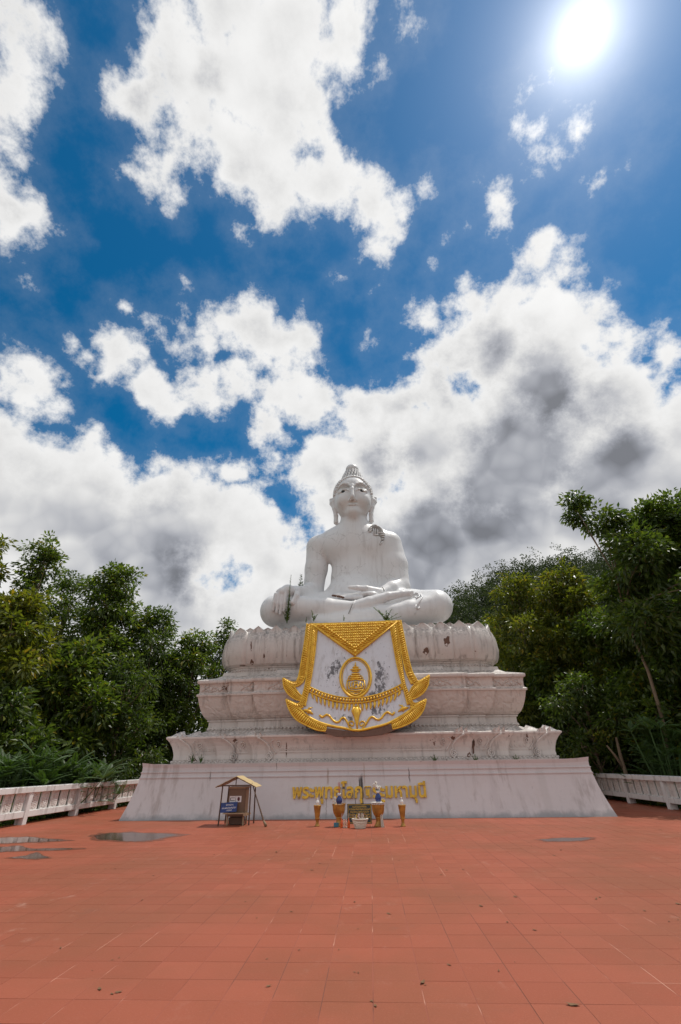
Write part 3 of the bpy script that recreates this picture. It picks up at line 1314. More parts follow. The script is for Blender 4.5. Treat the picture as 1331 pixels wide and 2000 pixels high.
def build_figure():
    S = Field((-6.6, 21.6, 7.0), (5.8, 26.9, 19.2), 0.03)

    def c(a, b, k=0.15, sub=False):       # (px,py,Y,rpx) twice
        S.cone(PT(*a[:3]), PT(*b[:3]), rad_px(*a), rad_px(*b), k, sub)

    def ch(lst, k=0.15, k0=None):
        S.chain([PT(*a[:3]) for a in lst], [rad_px(*a) for a in lst], k, k0)

    def e(px, py, Y, rx, ry, rz, k=0.15, rot=None, sub=False):
        S.ell(PT(px, py, Y), (rx, ry, rz), k, rot, sub)

    # ---- torso
    e(692, 1070, 25.15, 1.74, 1.02, 1.60, .3)                  # rib cage
    e(664, 1070, 24.78, .95, .55, .70, .6)                     # breast
    e(722, 1068, 24.78, .95, .55, .70, .6)
    e(697, 1130, 25.12, 1.52, .98, 1.50, .6)                   # waist
    e(694, 1172, 25.0, 1.80, 1.15, .95, .5)                    # belly
    c((690, 1200, 25.0, 62), (690, 1185, 25.0, 58), .5)        # hips
    c((692, 1052, 25.2, 26), (624, 1067, 25.2, 20), .6)        # shoulder girdle
    c((692, 1052, 25.2, 26), (758, 1059, 25.2, 20), .6)
    c((692, 1036, 25.1, 22), (650, 1054, 25.2, 17), .4)
    c((692, 1036, 25.1, 22), (735, 1048, 25.2, 17), .4)
    c((738, 1070, 25.25, 26), (752, 1165, 25.15, 22), .5)      # robe closing the side under the left arm
    # ---- neck
    c((692, 1046, 25.1, 27), (692, 1000, 25.0, 25.5), .28)
    # ---- arms: statue's right arm reaches down to the knee
    ch([(621, 1070, 25.2, 21.5), (618, 1112, 25.2, 21), (612, 1156, 25.15, 20)], .2, .3)
    ch([(612, 1156, 25.15, 20), (597, 1161, 24.2, 17), (577, 1158, 23.3, 13.5)], .12)
    # left arm folds into the lap
    ch([(762, 1064, 25.2, 23), (770, 1105, 25.15, 26), (777, 1146, 25.0, 24)], .2, .3)
    ch([(780, 1147, 24.9, 21.5), (765, 1152, 24.2, 17), (743, 1160, 23.6, 10)], .10)
    # ---- legs
    ch([(650, 1196, 24.9, 40), (580, 1196, 24.1, 34), (541, 1193, 23.55, 31)], .3)      # right thigh and knee
    ch([(735, 1192, 24.9, 38), (800, 1186, 24.2, 33), (853, 1183, 23.6, 31)], .3)       # left thigh and knee
    ch([(540, 1194, 23.45, 30), (590, 1188, 23.0, 22.5), (640, 1188, 22.75, 19), (690, 1188, 22.65, 13.5)], .14)   # right shin
    ch([(690, 1188, 22.65, 13.5), (722, 1178, 22.65, 13), (758, 1165, 22.75, 9), (785, 1160, 22.9, 6.6), (801, 1159, 22.95, 6.2)], .06)   # right foot, sole up
    for k_, (tx, ty) in enumerate(((806, 1156), (806, 1158.5), (806, 1161), (804, 1163.5))):
        ch([(798, 1159.5, 22.9, 3), (tx, ty, 22.86 - .0 * k_, 2.6)], .02)
    ch([(852, 1186, 23.45, 30), (800, 1194, 23.0, 22), (745, 1201, 22.75, 18), (690, 1207, 22.6, 16), (620, 1213, 22.7, 13)], .14)        # left shin below
    e(690, 1226, 24.2, 4.2, 1.5, .55, .2)                      # seat filling
    S.ell((-.4, 24.5, 7.5), (4.9, 1.9, .5), .2)
    # ---- right hand on the knee: back of hand, four fingers, thumb
    ch([(577, 1158, 23.2, 12.5), (562, 1155, 22.85, 12.5), (553, 1158, 22.70, 11)], .1)
    e(551, 1158, 22.66, .34, .17, .26, .08)
    fing = [((539.5, 1161), (535.5, 1177), (533.8, 1191.5)), ((545.5, 1159.5), (542.5, 1179), (540.8, 1196)),
            ((551.5, 1159), (550, 1181), (547.5, 1199)), ((558, 1157.5), (557.5, 1177), (555.2, 1193))]
    for (p0, p1, p2) in fing:
        ch([(*p0, 22.55, 4.1), (*p1, 22.48, 3.7), (*p2, 22.55, 3.0)], .010)
    ch([(582, 1153, 22.9, 7.0), (580, 1164, 22.55, 5.6), (572, 1177, 22.42, 5.4)], .05)
    # ---- left hand in the lap, palm up, fingers to the left
    ch([(745, 1159, 23.6, 9.5), (728, 1161, 23.2, 8.5), (706, 1163, 22.95, 7)], .08)
    e(722, 1163, 23.05, .52, .42, .17, .08)
    for (p0, p1, p2, Y) in (((706, 1167), (688, 1168), (668, 1168), 22.78), ((706, 1165), (684, 1166), (660, 1166), 22.90),
                            ((706, 1163), (680, 1163.5), (653, 1162.5), 23.04), ((706, 1162), (684, 1161.5), (660, 1160.5), 23.16)):
        ch([(*p0, Y, 4.4), (*p1, Y, 3.9), (*p2, Y, 3.0)], .015)
    ch([(740, 1156, 23.35, 8), (716, 1150, 23.0, 6.2), (698, 1148.5, 22.9, 5.0), (683, 1147.5, 22.85, 3.6)], .06)    # raised thumb
    # ---- head (measured from below, so built in metres round its centre)
    HX, HY, HZ = HEAD

    def ys(x, z, d=0.0):
        return HY - .10 - d - 1.02 * math.sqrt(max(.02, 1 - (x / 1.15) ** 2 - ((z + .05) / 1.5) ** 2))

    def fp(x, z, d=0.0):                 # a point d in front of the face surface
        return (HX + x, ys(x, z, d), HZ + z)
    S.ell((HX, HY + .18, HZ + .45), (1.22, 1.30, 1.24), .05)            # hair cap
    S.cone((HX, HY + .16, HZ + 1.40), (HX, HY + .10, HZ + 2.12), .66, .40, .12)   # crown
    S.ell((HX, HY - .10, HZ - .05), (1.15, 1.02, 1.50), .05)            # face
    S.ell((HX, HY - .66, HZ - 1.26), (.34, .34, .26), .45)              # chin
    for sg in (-1, 1):
        S.ell((HX + sg * .58, HY - .66, HZ - .42), (.42, .38, .42), .3)         # cheeks
        S.ell(fp(sg * .59, .44, .08), (.45, .30, .23), .05, sub=True)            # hollow under the brow
        S.ell(fp(sg * .58, .12, -.16), (.37, .175, .21), .05)                    # eyeball under the lid
        br = [(.16, .33), (.30, .50), (.57, .60), (.83, .49), (.98, .28)]
        for (a_, b_) in zip(br[:-1], br[1:]):                                    # crease under the brow
            S.cone(fp(sg * a_[0], a_[1], .03), fp(sg * b_[0], b_[1], .02), .085, .085, .03, sub=True)
        # heavy upper lid, lower lid
        S.chain([fp(sg * .22, .05, .03), fp(sg * .38, .165, .045), fp(sg * .58, .205, .045), fp(sg * .78, .165, .035), fp(sg * .97, .08, .01)],
                [.025, .04, .045, .04, .02], .03)
        S.chain([fp(sg * .26, .0, .01), fp(sg * .58, -.045, .03), fp(sg * .90, .02, .01)], [.016, .026, .016], .03)
        # arched brow
        S.chain([fp(sg * .12, .40, .05), fp(sg * .26, .62, .05), fp(sg * .56, .74, .04), fp(sg * .84, .62, .02), fp(sg * 1.02, .36, .0)],
                [.05, .065, .075, .065, .02], .04)
        S.ell(fp(sg * .15, -.60, .07), (.11, .15, .09), .06)                    # nostril wing
    S.chain([fp(0, .46, .03), fp(0, .12, .10), fp(0, -.46, .26)], [.09, .09, .125], .09)   # nose
    S.ell(fp(0, -.54, .22), (.14, .15, .11), .06)
    # lips
    S.chain([fp(-.36, -.86, .01), fp(-.16, -.875, .075), fp(0, -.90, .085), fp(.16, -.875, .075), fp(.36, -.86, .01)], [.022, .055, .05, .055, .022], .03)
    S.chain([fp(-.26, -1.02, .02), fp(0, -1.055, .07), fp(.26, -1.02, .02)], [.04, .072, .04], .05)
    # ears with long lobes
    for sg in (-1, 1):
        S.chain([(HX + sg * 1.12, HY + .12, HZ + .28), (HX + sg * 1.27, HY + .18, HZ + .02), (HX + sg * 1.20, HY + .10, HZ - .5), (HX + sg * 1.10, HY + .05, HZ - 1.05), (HX + sg * 1.10, HY + .02, HZ - 1.52)],
                [.14, .17, .13, .13, .15], .08)
        S.chain([(HX + sg * 1.20, HY + .22, HZ + .34), (HX + sg * 1.44, HY + .28, HZ + .28), (HX + sg * 1.44, HY + .24, HZ - .06), (HX + sg * 1.25, HY + .10, HZ - .5)],
                [.07, .085, .08, .05], .04)
    me = S.mesh('body')
    return me


HEAD = (-0.485, 24.75, 16.35)
STAT = thing('seated_buddha_statue', 'giant white seated statue with one hand on its knee, atop the lotus tier', 'statue', (XC, 24.6, 7.4))
_me = build_figure()
_me.transform(Matrix.Translation((-XC, -24.6, -7.4)))
link('body', _me, M_STATUE, STAT)


def head_details():
    HX, HY, HZ = HEAD

    def ys(x, z, d=0.0):
        return HY - .10 - d - 1.02 * math.sqrt(max(.02, 1 - (x / 1.15) ** 2 - ((z + .05) / 1.5) ** 2))
    # curls in rings over the hair cap, then up the crown
    mb = MB()
    capc, capr = np.array([HX, HY + .18, HZ + .45]), np.array([1.22, 1.30, 1.24])
    for i in range(15):
        ph = RAD(24 + 8.2 * i)
        k = max(5, int(2 * PI * math.sin(ph) * 1.25 / .185))
        for j in range(k):
            w = 2 * PI * (j + .5 * (i % 2)) / k
            d = np.array([math.sin(ph) * math.cos(w), math.sin(ph) * math.sin(w), math.cos(ph)])
            p = capc + d * capr
            if d[1] < .12:              # hairline: an arch over the brow
                if p[2] < HZ + 1.30 - 1.05 * (abs(p[0] - HX) / 1.2) ** 2.4:
                    continue
            elif p[2] < HZ - .8:
                continue
            mb.ball(p, .092, 7, 5)
    # hairline edge: a row of curls along the arch of the forehead
    for i in range(23):
        x = -1.17 + 2.34 * i / 22
        z = 1.30 - 1.05 * (abs(x) / 1.2) ** 2.4
        y = min(ys(x, min(z, 1.25)), HY + .18 - 1.30 * math.sqrt(max(.01, 1 - (x / 1.22) ** 2 - ((z - .45) / 1.24) ** 2)))
        mb.ball((HX + x, y - .01, HZ + z), .09, 8, 6)
    for i in range(6):
        t = i / 5
        r = .68 - .24 * t ** 1.2
        k = int(2 * PI * r / .18)
        for j in range(k):
            w = 2 * PI * (j + .5 * (i % 2)) / k
            mb.ball((HX + r * math.cos(w), HY + .16 - .05 * t + r * math.sin(w), HZ + 1.60 + .56 * t), .088, 7, 5)
    o = mb.build('hair_curls', M_STATUE, STAT, smooth=True)
    o['kind'] = 'stuff'
    # smooth lotus-bud finial
    prof = [(.26, -.06), (.40, .03), (.44, .17), (.40, .34), (.27, .50), (.13, .61), (.05, .69), (.0, .73)]
    MB().lathe(prof, (HX, HY + .09, HZ + 2.22), 20).build('finial', M_STATUE, STAT, smooth=True)
    # eyes
    for sg in (-1, 1):
        x = sg * .58
        e = MB().ball((HX + x, ys(x, .08, -.17), HZ + .08), (.33, .22, .13), 16, 10).build('eye', M_SCLERA, STAT, smooth=True)
        MB().ball((HX + x, ys(x, .07, .045), HZ + .07), (.115, .035, .092), 12, 8).build('pupil', M_PUPIL, e, smooth=True)
    MB().ball((HX, ys(0, .98, .0), HZ + .98), (.055, .04, .055), 10, 6).build('brow_mark', M_GREYLINE, STAT, smooth=True)


head_details()

from mathutils.bvhtree import BVHTree
_vv = np.empty(len(_me.vertices) * 3, np.float32)
_me.vertices.foreach_get('co', _vv)
_vv = _vv.reshape(-1, 3) + np.array([XC, 24.6, 7.4])
_ff = np.empty(len(_me.loops), np.int32)
_me.loops.foreach_get('vertex_index', _ff)
BODY = BVHTree.FromPolygons(_vv.tolist(), _ff.reshape(-1, 4).tolist())


def on_body(px, py, lift=0.0, fallback=24.0):
    d = ray(px, py)
    d = d / np.linalg.norm(d)
    loc, nn, i, t = BODY.ray_cast(Vector(EYE), Vector(d))
    if loc is None:
        return on_y(px, py, fallback)
    return np.array(loc) + np.array(nn) * lift


def robe_details():
    def pt(u, v, l=0.0):
        return on_body(580 + u / 5.546, 890 + v / 5.546, l, 24.3)
    # gathered cloth end on the left shoulder: grey backing paints the groove shade between raised pleats
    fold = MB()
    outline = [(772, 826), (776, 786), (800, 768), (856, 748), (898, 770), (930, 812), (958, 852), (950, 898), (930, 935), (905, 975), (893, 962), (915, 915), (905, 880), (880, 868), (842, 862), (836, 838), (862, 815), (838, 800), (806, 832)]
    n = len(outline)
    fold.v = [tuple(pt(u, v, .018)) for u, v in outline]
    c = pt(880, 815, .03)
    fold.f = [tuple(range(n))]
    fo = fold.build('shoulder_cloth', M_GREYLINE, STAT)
    bars = [((776, 826), (805, 822)), ((778, 808), (812, 804)), ((780, 792), (818, 788)), ((800, 770), (856, 750)), ((856, 750), (905, 780)), ((905, 780), (928, 815)), ((826, 775), (836, 860)),
            ((848, 768), (850, 856)), ((868, 770), (878, 862)), ((842, 862), (882, 860)), ((868, 815), (935, 830)), ((880, 835), (950, 848)), ((905, 862), (955, 866)), ((918, 884), (952, 886)), ((912, 908), (946, 906)), ((900, 965), (925, 930))]
    for (a, b) in bars:
        m = ((a[0] + b[0]) / 2, (a[1] + b[1]) / 2)
        MB().tube([pt(*a, .03), pt(*m, .06), pt(*b, .03)], .042, 6).build('pleat', M_STATUE, fo, smooth=True)

    def line(name, pts, r, l, m, f):
        MB().tube([on_body(*f(u, v), l, 22.8) for u, v in pts], r, 6).build(name, m, STAT, smooth=True)

    def c2(u, v):
        return 490 + u / 3.169, 1090 + v / 3.169
    line('hem_line', [(640, 262), (630, 285), (618, 315), (606, 345)], .022, .01, M_GREYLINE, c2)
    line('hem_line', [(648, 262), (638, 285), (626, 315), (614, 345)], .03, .015, M_STATUE, c2)
    line('cloth_end', [(1012, 232), (1022, 218), (1040, 222), (1046, 240), (1030, 252), (1018, 240)], .045, .03, M_STATUE, c2)
    line('cloth_end', [(1052, 222), (1062, 244), (1046, 268), (1030, 288), (1024, 306), (1034, 316), (1044, 304)], .042, .03, M_STATUE, c2)
    line('cloth_end', [(1026, 290), (1016, 312), (1022, 332), (1016, 348)], .038, .02, M_STATUE, c2)
    line('hem_line', [(815, 180), (822, 192), (826, 204)], .03, .01, M_GREYLINE, c2)
    # weathered break at the fingertips of the hand in the lap
    bm_ = MB()
    rs = random.Random(4)
    for k in range(7):
        p = on_body(651 + k * 3.2, 1163.5 + k * .5 + rs.uniform(-.6, .6), .0, 23.0)
        bm_.ball(p, (.085, .06, .06), 7, 5)
    bm_.build('broken_fingertips', M_BROWN, STAT, smooth=True, label='brown broken fingertips of the hand in the lap')


robe_details()

# ------------------------------------------------------------------ gilded apron hanging over the pedestal front
AP0, AP1 = np.array([XC, 19.8, 2.85]), np.array([XC, 21.3, 7.65])
_t = (AP1 - AP0) / np.linalg.norm(AP1 - AP0)
APN = np.array([0, -_t[2], _t[1]])


def A(u, v, lift=0.0):
    d = ray(540 + u / 4.159, 1190 + v / 4.159)
    k = ((AP0 - EYE) @ APN) / (d @ APN)
    return EYE + d * k + APN * lift


def smooth_path(pts, n):
    pts = np.array(pts, float)
    m = len(pts)
    out = []
    for k in range(n + 1):
        t = k / n * (m - 1)
        i = min(int(t), m - 2)
        f = t - i
        p0, p1, p2, p3 = pts[max(i - 1, 0)], pts[i], pts[i + 1], pts[min(i + 2, m - 1)]
        out.append(.5 * ((2 * p1) + (-p0 + p2) * f + (2 * p0 - 5 * p1 + 4 * p2 - p3) * f ** 2 + (-p0 + 3 * p1 - 3 * p2 + p3) * f ** 3))
    return np.array(out)


APR = thing('gilded_apron', 'white apron panel with gold flame border, oval crest and bead band on the pedestal front', 'apron', tuple(AP0))
# body of the slab
_ol = [(262, 118), (640, 108), (1004, 92), (1040, 250), (1072, 400), (1105, 520), (1150, 590), (1215, 565), (1205, 640), (1130, 735), (1185, 760), (1140, 870), (1060, 930), (960, 968), (660, 1000),
       (400, 985), (250, 940), (170, 890), (110, 765), (200, 765), (95, 660), (75, 590), (150, 610), (190, 545), (215, 430), (240, 260)]
mb = MB()
n = len(_ol)
mb.v = [tuple(A(u, v, 0)) for u, v in _ol] + [tuple(A(u, v, 0) + np.array([0, 1.15, -.06])) for u, v in _ol]
mb.f = [tuple(range(n))[::-1]] + [(i, (i + 1) % n, n + (i + 1) % n, n + i) for i in range(n)]
mb.build('panel', M_FIELD, APR)
# broken brown underside
mb = MB()
ol2 = [(395, 968), (520, 985), (660, 1002), (800, 975), (965, 930), (985, 950), (968, 985), (860, 1022), (700, 1038), (480, 1036), (382, 1004)]
rs = random.Random(2)
n = len(ol2)
mb.v = [tuple(A(u, v, .05 + rs.uniform(-.02, .02))) for u, v in ol2] + [tuple(A(u, v, .05) + np.array([0, .9, 0])) for u, v in ol2]
mb.f = [tuple(range(n))[::-1]] + [(i, (i + 1) % n, n + (i + 1) % n, n + i) for i in range(n)]
mb.build('broken_underside', M_BROWN, APR, label='brown broken lower edge of the apron')


def ribbed(name, outer, inner, nrib, slant=0.0, rail=.032, base=.05, rib=.055):
    o, i = smooth_path(outer, nrib * 2), smooth_path(inner, nrib * 2)
    mb = MB()
    n = len(o)
    # low base strip
    for k in range(n):
        mb.v += [tuple(A(*o[k], .0)), tuple(A(*o[k], base)), tuple(A(*i[k], base)), tuple(A(*i[k], .0))]
    for k in range(n - 1):
        for j in range(3):
            mb.f.append((k * 4 + j, k * 4 + j + 1, k * 4 + 5 + j, k * 4 + 4 + j))
    prt = mb.build(name, M_GOLD, APR)
    rb = MB()
    sh = int(slant * 2)
    for k in range(0, n, 2):
        a, b = o[k], i[min(max(k + sh, 0), n - 1)]
        w = np.linalg.norm(A(*a) - A(*b))
        if w < .03:
            continue
        m1, m2 = a + (b - a) * .3, a + (b - a) * .7
        pit = np.linalg.norm(A(*o[min(k + 2, n - 1)]) - A(*o[max(k - 2, 0)])) / 2
        r = min(rib, max(.016, pit * .40))
        rb.tube([A(*a, base), A(*m1, base + r * .9), A(*m2, base + r * .8), A(*b, base)], [r * .5, r, r, r * .5], 6)
    q = rb.build('ribs', M_GOLD, prt, smooth=True)
    q['kind'] = 'stuff'
    for pth in (o, i):
        MB().tube([A(*p, base + .01) for p in pth], rail, 6).build('rail', M_GOLD, prt, smooth=True)


ribbed('border_strip', [(250, 122), (232, 260), (205, 430), (185, 540), (165, 592)], [(286, 126), (270, 280), (252, 430), (236, 550), (210, 606)], 37, 1)
ribbed('border_strip', [(292, 132), (276, 300), (258, 470), (236, 620), (196, 768)], [(334, 160), (318, 330), (298, 480), (272, 625), (236, 790)], 41, 1)
ribbed('border_strip', [(1012, 94), (1042, 250), (1074, 400), (1104, 510), (1140, 575)], [(972, 98), (1000, 250), (1026, 400), (1056, 520), (1098, 612)], 37, 1)
ribbed('border_strip', [(966, 102), (994, 280), (1020, 450), (1048, 620), (1108, 762)], [(924, 135), (952, 300), (984, 470), (1026, 620), (1066, 780)], 41, 1)
ribbed('flame', [(55, 568), (66, 640), (104, 700), (160, 738), (215, 752)], [(57, 566), (112, 598), (150, 640), (186, 690), (228, 722)], 20, 1)
ribbed('flame', [(80, 738), (106, 820), (162, 900), (250, 950), (330, 985), (402, 994)], [(82, 736), (150, 778), (200, 826), (270, 890), (340, 930), (412, 955)], 27, 1)
ribbed('flame', [(1242, 543), (1232, 620), (1196, 682), (1140, 722), (1090, 738)], [(1240, 541), (1180, 582), (1142, 604), (1102, 642), (1074, 702)], 20, 1)
ribbed('flame', [(1218, 738), (1196, 820), (1150, 884), (1080, 932), (1010, 962), (945, 978)], [(1216, 736), (1150, 774), (1110, 812), (1050, 862), (990, 905), (938, 934)], 27, 1)
ribbed('barb', [(55, 566), (100, 586), (140, 598), (175, 588), (190, 545)], [(57, 575), (105, 612), (150, 632), (198, 615), (234, 560)], 12, 1)
ribbed('barb', [(1242, 541), (1190, 573), (1150, 588), (1120, 560), (1102, 510)], [(1240, 551), (1185, 602), (1140, 620), (1095, 592), (1060, 530)], 12, 1)
ribbed('barb', [(80, 736), (120, 753), (165, 772), (202, 760)], [(85, 746), (130, 788), (175, 808), (222, 798)], 8, 1)
ribbed('barb', [(1218, 736), (1170, 756), (1130, 770), (1102, 758)], [(1212, 747), (1165, 787), (1125, 808), (1084, 795)], 8, 1)


# top triangle
def triangle():
    mb = MB()
    tri = [(268, 120), (640, 110), (1000, 94), (640, 388)]
    mb.prism([(u, v) for u, v in tri], .0, .07, lambda u, v, d: tuple(A(u, v, d)))
    t = mb.build('top_triangle', M_GOLD, APR)
    nb = MB()
    rs = random.Random(6)
    for r in range(9):
        v = 128 + 21 * r
        w = 250 * (1 - (v - 118) / 215)
        if w < 10:
            break
        for k in range(int(2 * w / 16) + 1):
            u = 640 - w + 16 * k + 8 * (r % 2) + rs.uniform(-2, 2)
            vv = v + (640 - u) * .035 + rs.uniform(-2, 2)
            nb.ball(A(u, vv, .075), (.042, .05, .05), 6, 4)
    o = nb.build('nubs', M_GOLD, t, smooth=True)
    o['kind'] = 'stuff'
    for (a, b) in (((300, 136), (640, 382)), ((984, 108), (640, 382))):
        MB().tube([A(*a, .08), A(*b, .08)], .036, 6).build('rail', M_GOLD, t, smooth=True)
    bd = MB()
    for (a, b) in (((378, 138), (640, 326)), ((898, 112), (640, 326))):
        a, b = np.array(a, float), np.array(b, float)
        for k in range(15):
            bd.ball(A(*(a + (b - a) * k / 14.5), .09), .058, 8, 6)
    o = bd.build('beads', M_GOLD, t, smooth=True)
    o['kind'] = 'stuff'
    lv = MB()
    for (a, b, s_) in (((330, 142), (630, 358), 1), ((950, 122), (650, 358), -1)):
        a, b = np.array(a, float), np.array(b, float)
        for k in range(20):
            p = a + (b - a) * k / 20
            lv.tube([A(p[0], p[1], .075), A(p[0] + s_ * 16, p[1] - 5, .10), A(p[0] + s_ * 34, p[1] - 4, .075)], [.02, .036, .012], 5)
    o = lv.build('leaf_edging', M_GOLD, t, smooth=True)
    o['kind'] = 'stuff'
    MB().ball(A(641, 350, .09), (.08, .06, .08), 10, 6).ball(A(643, 378, .08), (.05, .05, .06), 8, 6).build('tip_boss', M_GOLD, t, smooth=True)


triangle()


def crest():
    cx, cy = 645, 557
    pts = [A(cx + 124 * math.cos(a), cy + 160 * math.sin(a), .03) for a in np.linspace(0, 2 * PI, 49)]
    ring = MB().tube(pts, .052, 8, caps=False).build('oval_crest', M_GOLD, APR, smooth=True)
    pts = [A(cx + 108 * math.cos(a), cy + 144 * math.sin(a), .02) for a in np.linspace(0, 2 * PI, 49)]
    MB().tube(pts, .018, 6, caps=False).build('inner_ring', M_GOLD, ring, smooth=True)
    # tiered crown over a cypher block
    cr = MB()
    cr.tube([A(643, 428, .03), A(643, 450, .04), A(643, 470, .05)], [.008, .03, .05], 8)
    for (v, w, h) in ((474, 26, 8), (492, 42, 8), (508, 30, 6), (528, 36, 7), (546, 44, 8), (562, 52, 7)):
        cr.ball(A(645, v, .03), (w * .0057, .06, h * .0062), 14, 6)
    for s_ in (-1, 1):
        cr.tube([A(645 + s_ * 40, 536, .03), A(645 + s_ * 54, 552, .04), A(645 + s_ * 62, 574, .03)], [.012, .025, .02], 6)
    cr.build('crown', M_GOLD, ring, smooth=True)
    bl = MB()
    strokes = [[(575, 582), (645, 572), (716, 580)], [(578, 582), (574, 620), (580, 655)], [(714, 580), (722, 620), (714, 655)], [(580, 655), (645, 668), (714, 655)],
               [(596, 595), (592, 620), (602, 642), (618, 632), (612, 610), (622, 594)], [(640, 590), (634, 645)], [(634, 590), (658, 592), (662, 612), (640, 616)], [(662, 616), (668, 645)],
               [(684, 594), (676, 616), (690, 642), (704, 628), (698, 602)], [(596, 640), (645, 648), (702, 640)]]
    for s_ in strokes:
        bl.tube([A(*p, .035) for p in s_], .032, 6)
    bl.build('cypher', M_GOLD, ring, smooth=True)
    rb = MB()
    rb.tube([A(590, 662, .03), A(612, 690, .04), A(645, 700, .045), A(680, 690, .04), A(700, 660, .03)], .03, 6)
    rb.tube([A(570, 660, .03), A(600, 676, .03), A(645, 682, .04), A(690, 674, .03), A(728, 656, .03)], .022, 6)
    rb.build('ribbon', M_GOLD, ring, smooth=True)


crest()


def band():
    arc = lambda t, o: (262 + 768 * t, 648 + o - 24 * t + 4 * 108 * t * (1 - t) + 0 * o)
    b = None
    for o in (-20, 20):
        p = MB().tube([A(*arc(t, o), .03) for t in np.linspace(0, 1, 33)], .036, 6).build('bead_band' if b is None else 'rail', M_GOLD, APR if b is None else b, smooth=True)
        b = b or p
    for k in range(31):
        MB().ball(A(*arc((k + .5) / 31, 0), .03), .062, 10, 6).build('bead', M_GOLD, b, smooth=True)
    # hanging leaves
    for k in range(22):
        t = (k + .8) / 22.6
        u, v = arc(t, 26)
        side = (t - .5) * 2
        l = 62 if abs(side) < .9 else 44
        lean = -26 * side - (10 if side < 0 else -10)
        m = MB()
        path = [(u, v), (u + lean * .25 + 3, v + l * .35), (u + lean * .6, v + l * .7), (u + lean * 1.1, v + l)]
        m.tube([A(*p, .025) for p in path], [.045, .062, .042, .006], 6, flat=.6)
        m.build('fringe_leaf', M_GOLD, APR, smooth=True)
    # central bud and volutes
    c = MB()
    c.tube([A(650, 785, .03), A(650, 815, .04), A(652, 850, .05), A(654, 890, .04), A(656, 935, .03), A(657, 972, .03)], [.03, .13, .16, .10, .05, .03], 10, flat=.45)
    for s_ in (-1, 1):
        c.tube([A(652 + s_ * 18, 800, .05), A(652 + s_ * 34, 830, .06), A(652 + s_ * 22, 870, .05)], [.03, .045, .02], 6)
        sp = []
        for k in range(20):
            a = PI / 2 - s_ * k * .42
            r = 32 * (1 - k / 26)
            sp.append(A(654 + s_ * 42 + r * math.cos(a), 935 + r * math.sin(a), .035))
        c.tube(sp, .028, 6)
    c.build('centre_bud', M_GOLD, APR, smooth=True)
    for wave in ([(352, 862), (372, 878), (392, 868), (412, 858), (436, 872), (456, 898), (486, 920), (512, 914), (528, 890), (552, 884), (572, 910), (592, 948)],
                 [(960, 838), (944, 858), (924, 848), (900, 838), (876, 856), (856, 884), (832, 900), (806, 892), (782, 876), (760, 884), (742, 912), (722, 944)]):
        MB().tube([A(*p, .03) for p in smooth_path(wave, 30)], .042, 6).build('scroll_vine', M_GOLD, APR, smooth=True)
    for (cu, cv, s_) in ((262, 832, 1), (1028, 812, -1)):
        m = MB()
        m.tube([A(cu - s_ * 48, cv - 12, .03), A(cu - s_ * 20, cv - 6, .05), A(cu + s_ * 10, cv + 4, .05), A(cu + s_ * 38, cv + 22, .03)], [.02, .06, .065, .02], 7)
        m.tube([A(cu - s_ * 6, cv, .05), A(cu + s_ * 6, cv - 24, .05), A(cu + s_ * 34, cv - 34, .03)], [.05, .04, .01], 6)
        m.tube([A(cu - s_ * 10, cv + 4, .05), A(cu - s_ * 2, cv + 24, .04)], [.04, .01], 6)
        m.build('winged_ornament', M_GOLD, APR, smooth=True)
    low = smooth_path([(190, 808), (240, 862), (320, 910), (420, 945), (540, 968), (660, 988), (780, 966), (900, 934), (1000, 882), (1070, 838), (1112, 796)], 40)
    MB().tube([A(*p, .04) for p in low], .05, 6).build('lower_rail', M_GOLD, APR, smooth=True)


band()


def mildew():
    """dark mould patches are in the field paint: rebuild that paint with them"""
    m, q = M_FIELD, G(M_FIELD.node_tree)
    b = [n for n in q.n if n.type == 'BSDF_PRINCIPLED'][0]
    old = b.inputs['Base Color'].links[0].from_socket
    p = pos(q)
    c = A(645, 560, 0)
    rel = q.mapping(p, loc=tuple(c), scale=(0.95, 3.0, 1.15), kind='TEXTURE')
    r = q.vec('LENGTH', rel)
    ringm = q.math('MULTIPLY', q.step(r, .55, .95), q.step(r, 1.1, 1.75, 1, 0))
    c2 = A(680, 840, 0)
    r2 = q.vec('LENGTH', q.mapping(p, loc=tuple(c2), scale=(2.0, 3.0, .55), kind='TEXTURE'))
    low = q.step(r2, .35, 1.1, .85, 0)
    n = q.noise(q.mapping(p, scale=(1.6, 1.6, 1.0)), 3.2, 9, 0.78)
    w = q.math('MULTIPLY', q.math('MAXIMUM', ringm, low), q.step(q.noise(p, 1.1, 3), .38, .62))
    k = q.step(q.math('ADD', n, q.math('MULTIPLY', w, 0.17)), .60, .68)
    q.put(b.inputs['Base Color'], q.mix(q.math('MULTIPLY', k, .85), old, (0.055, 0.047, 0.05)))


mildew()


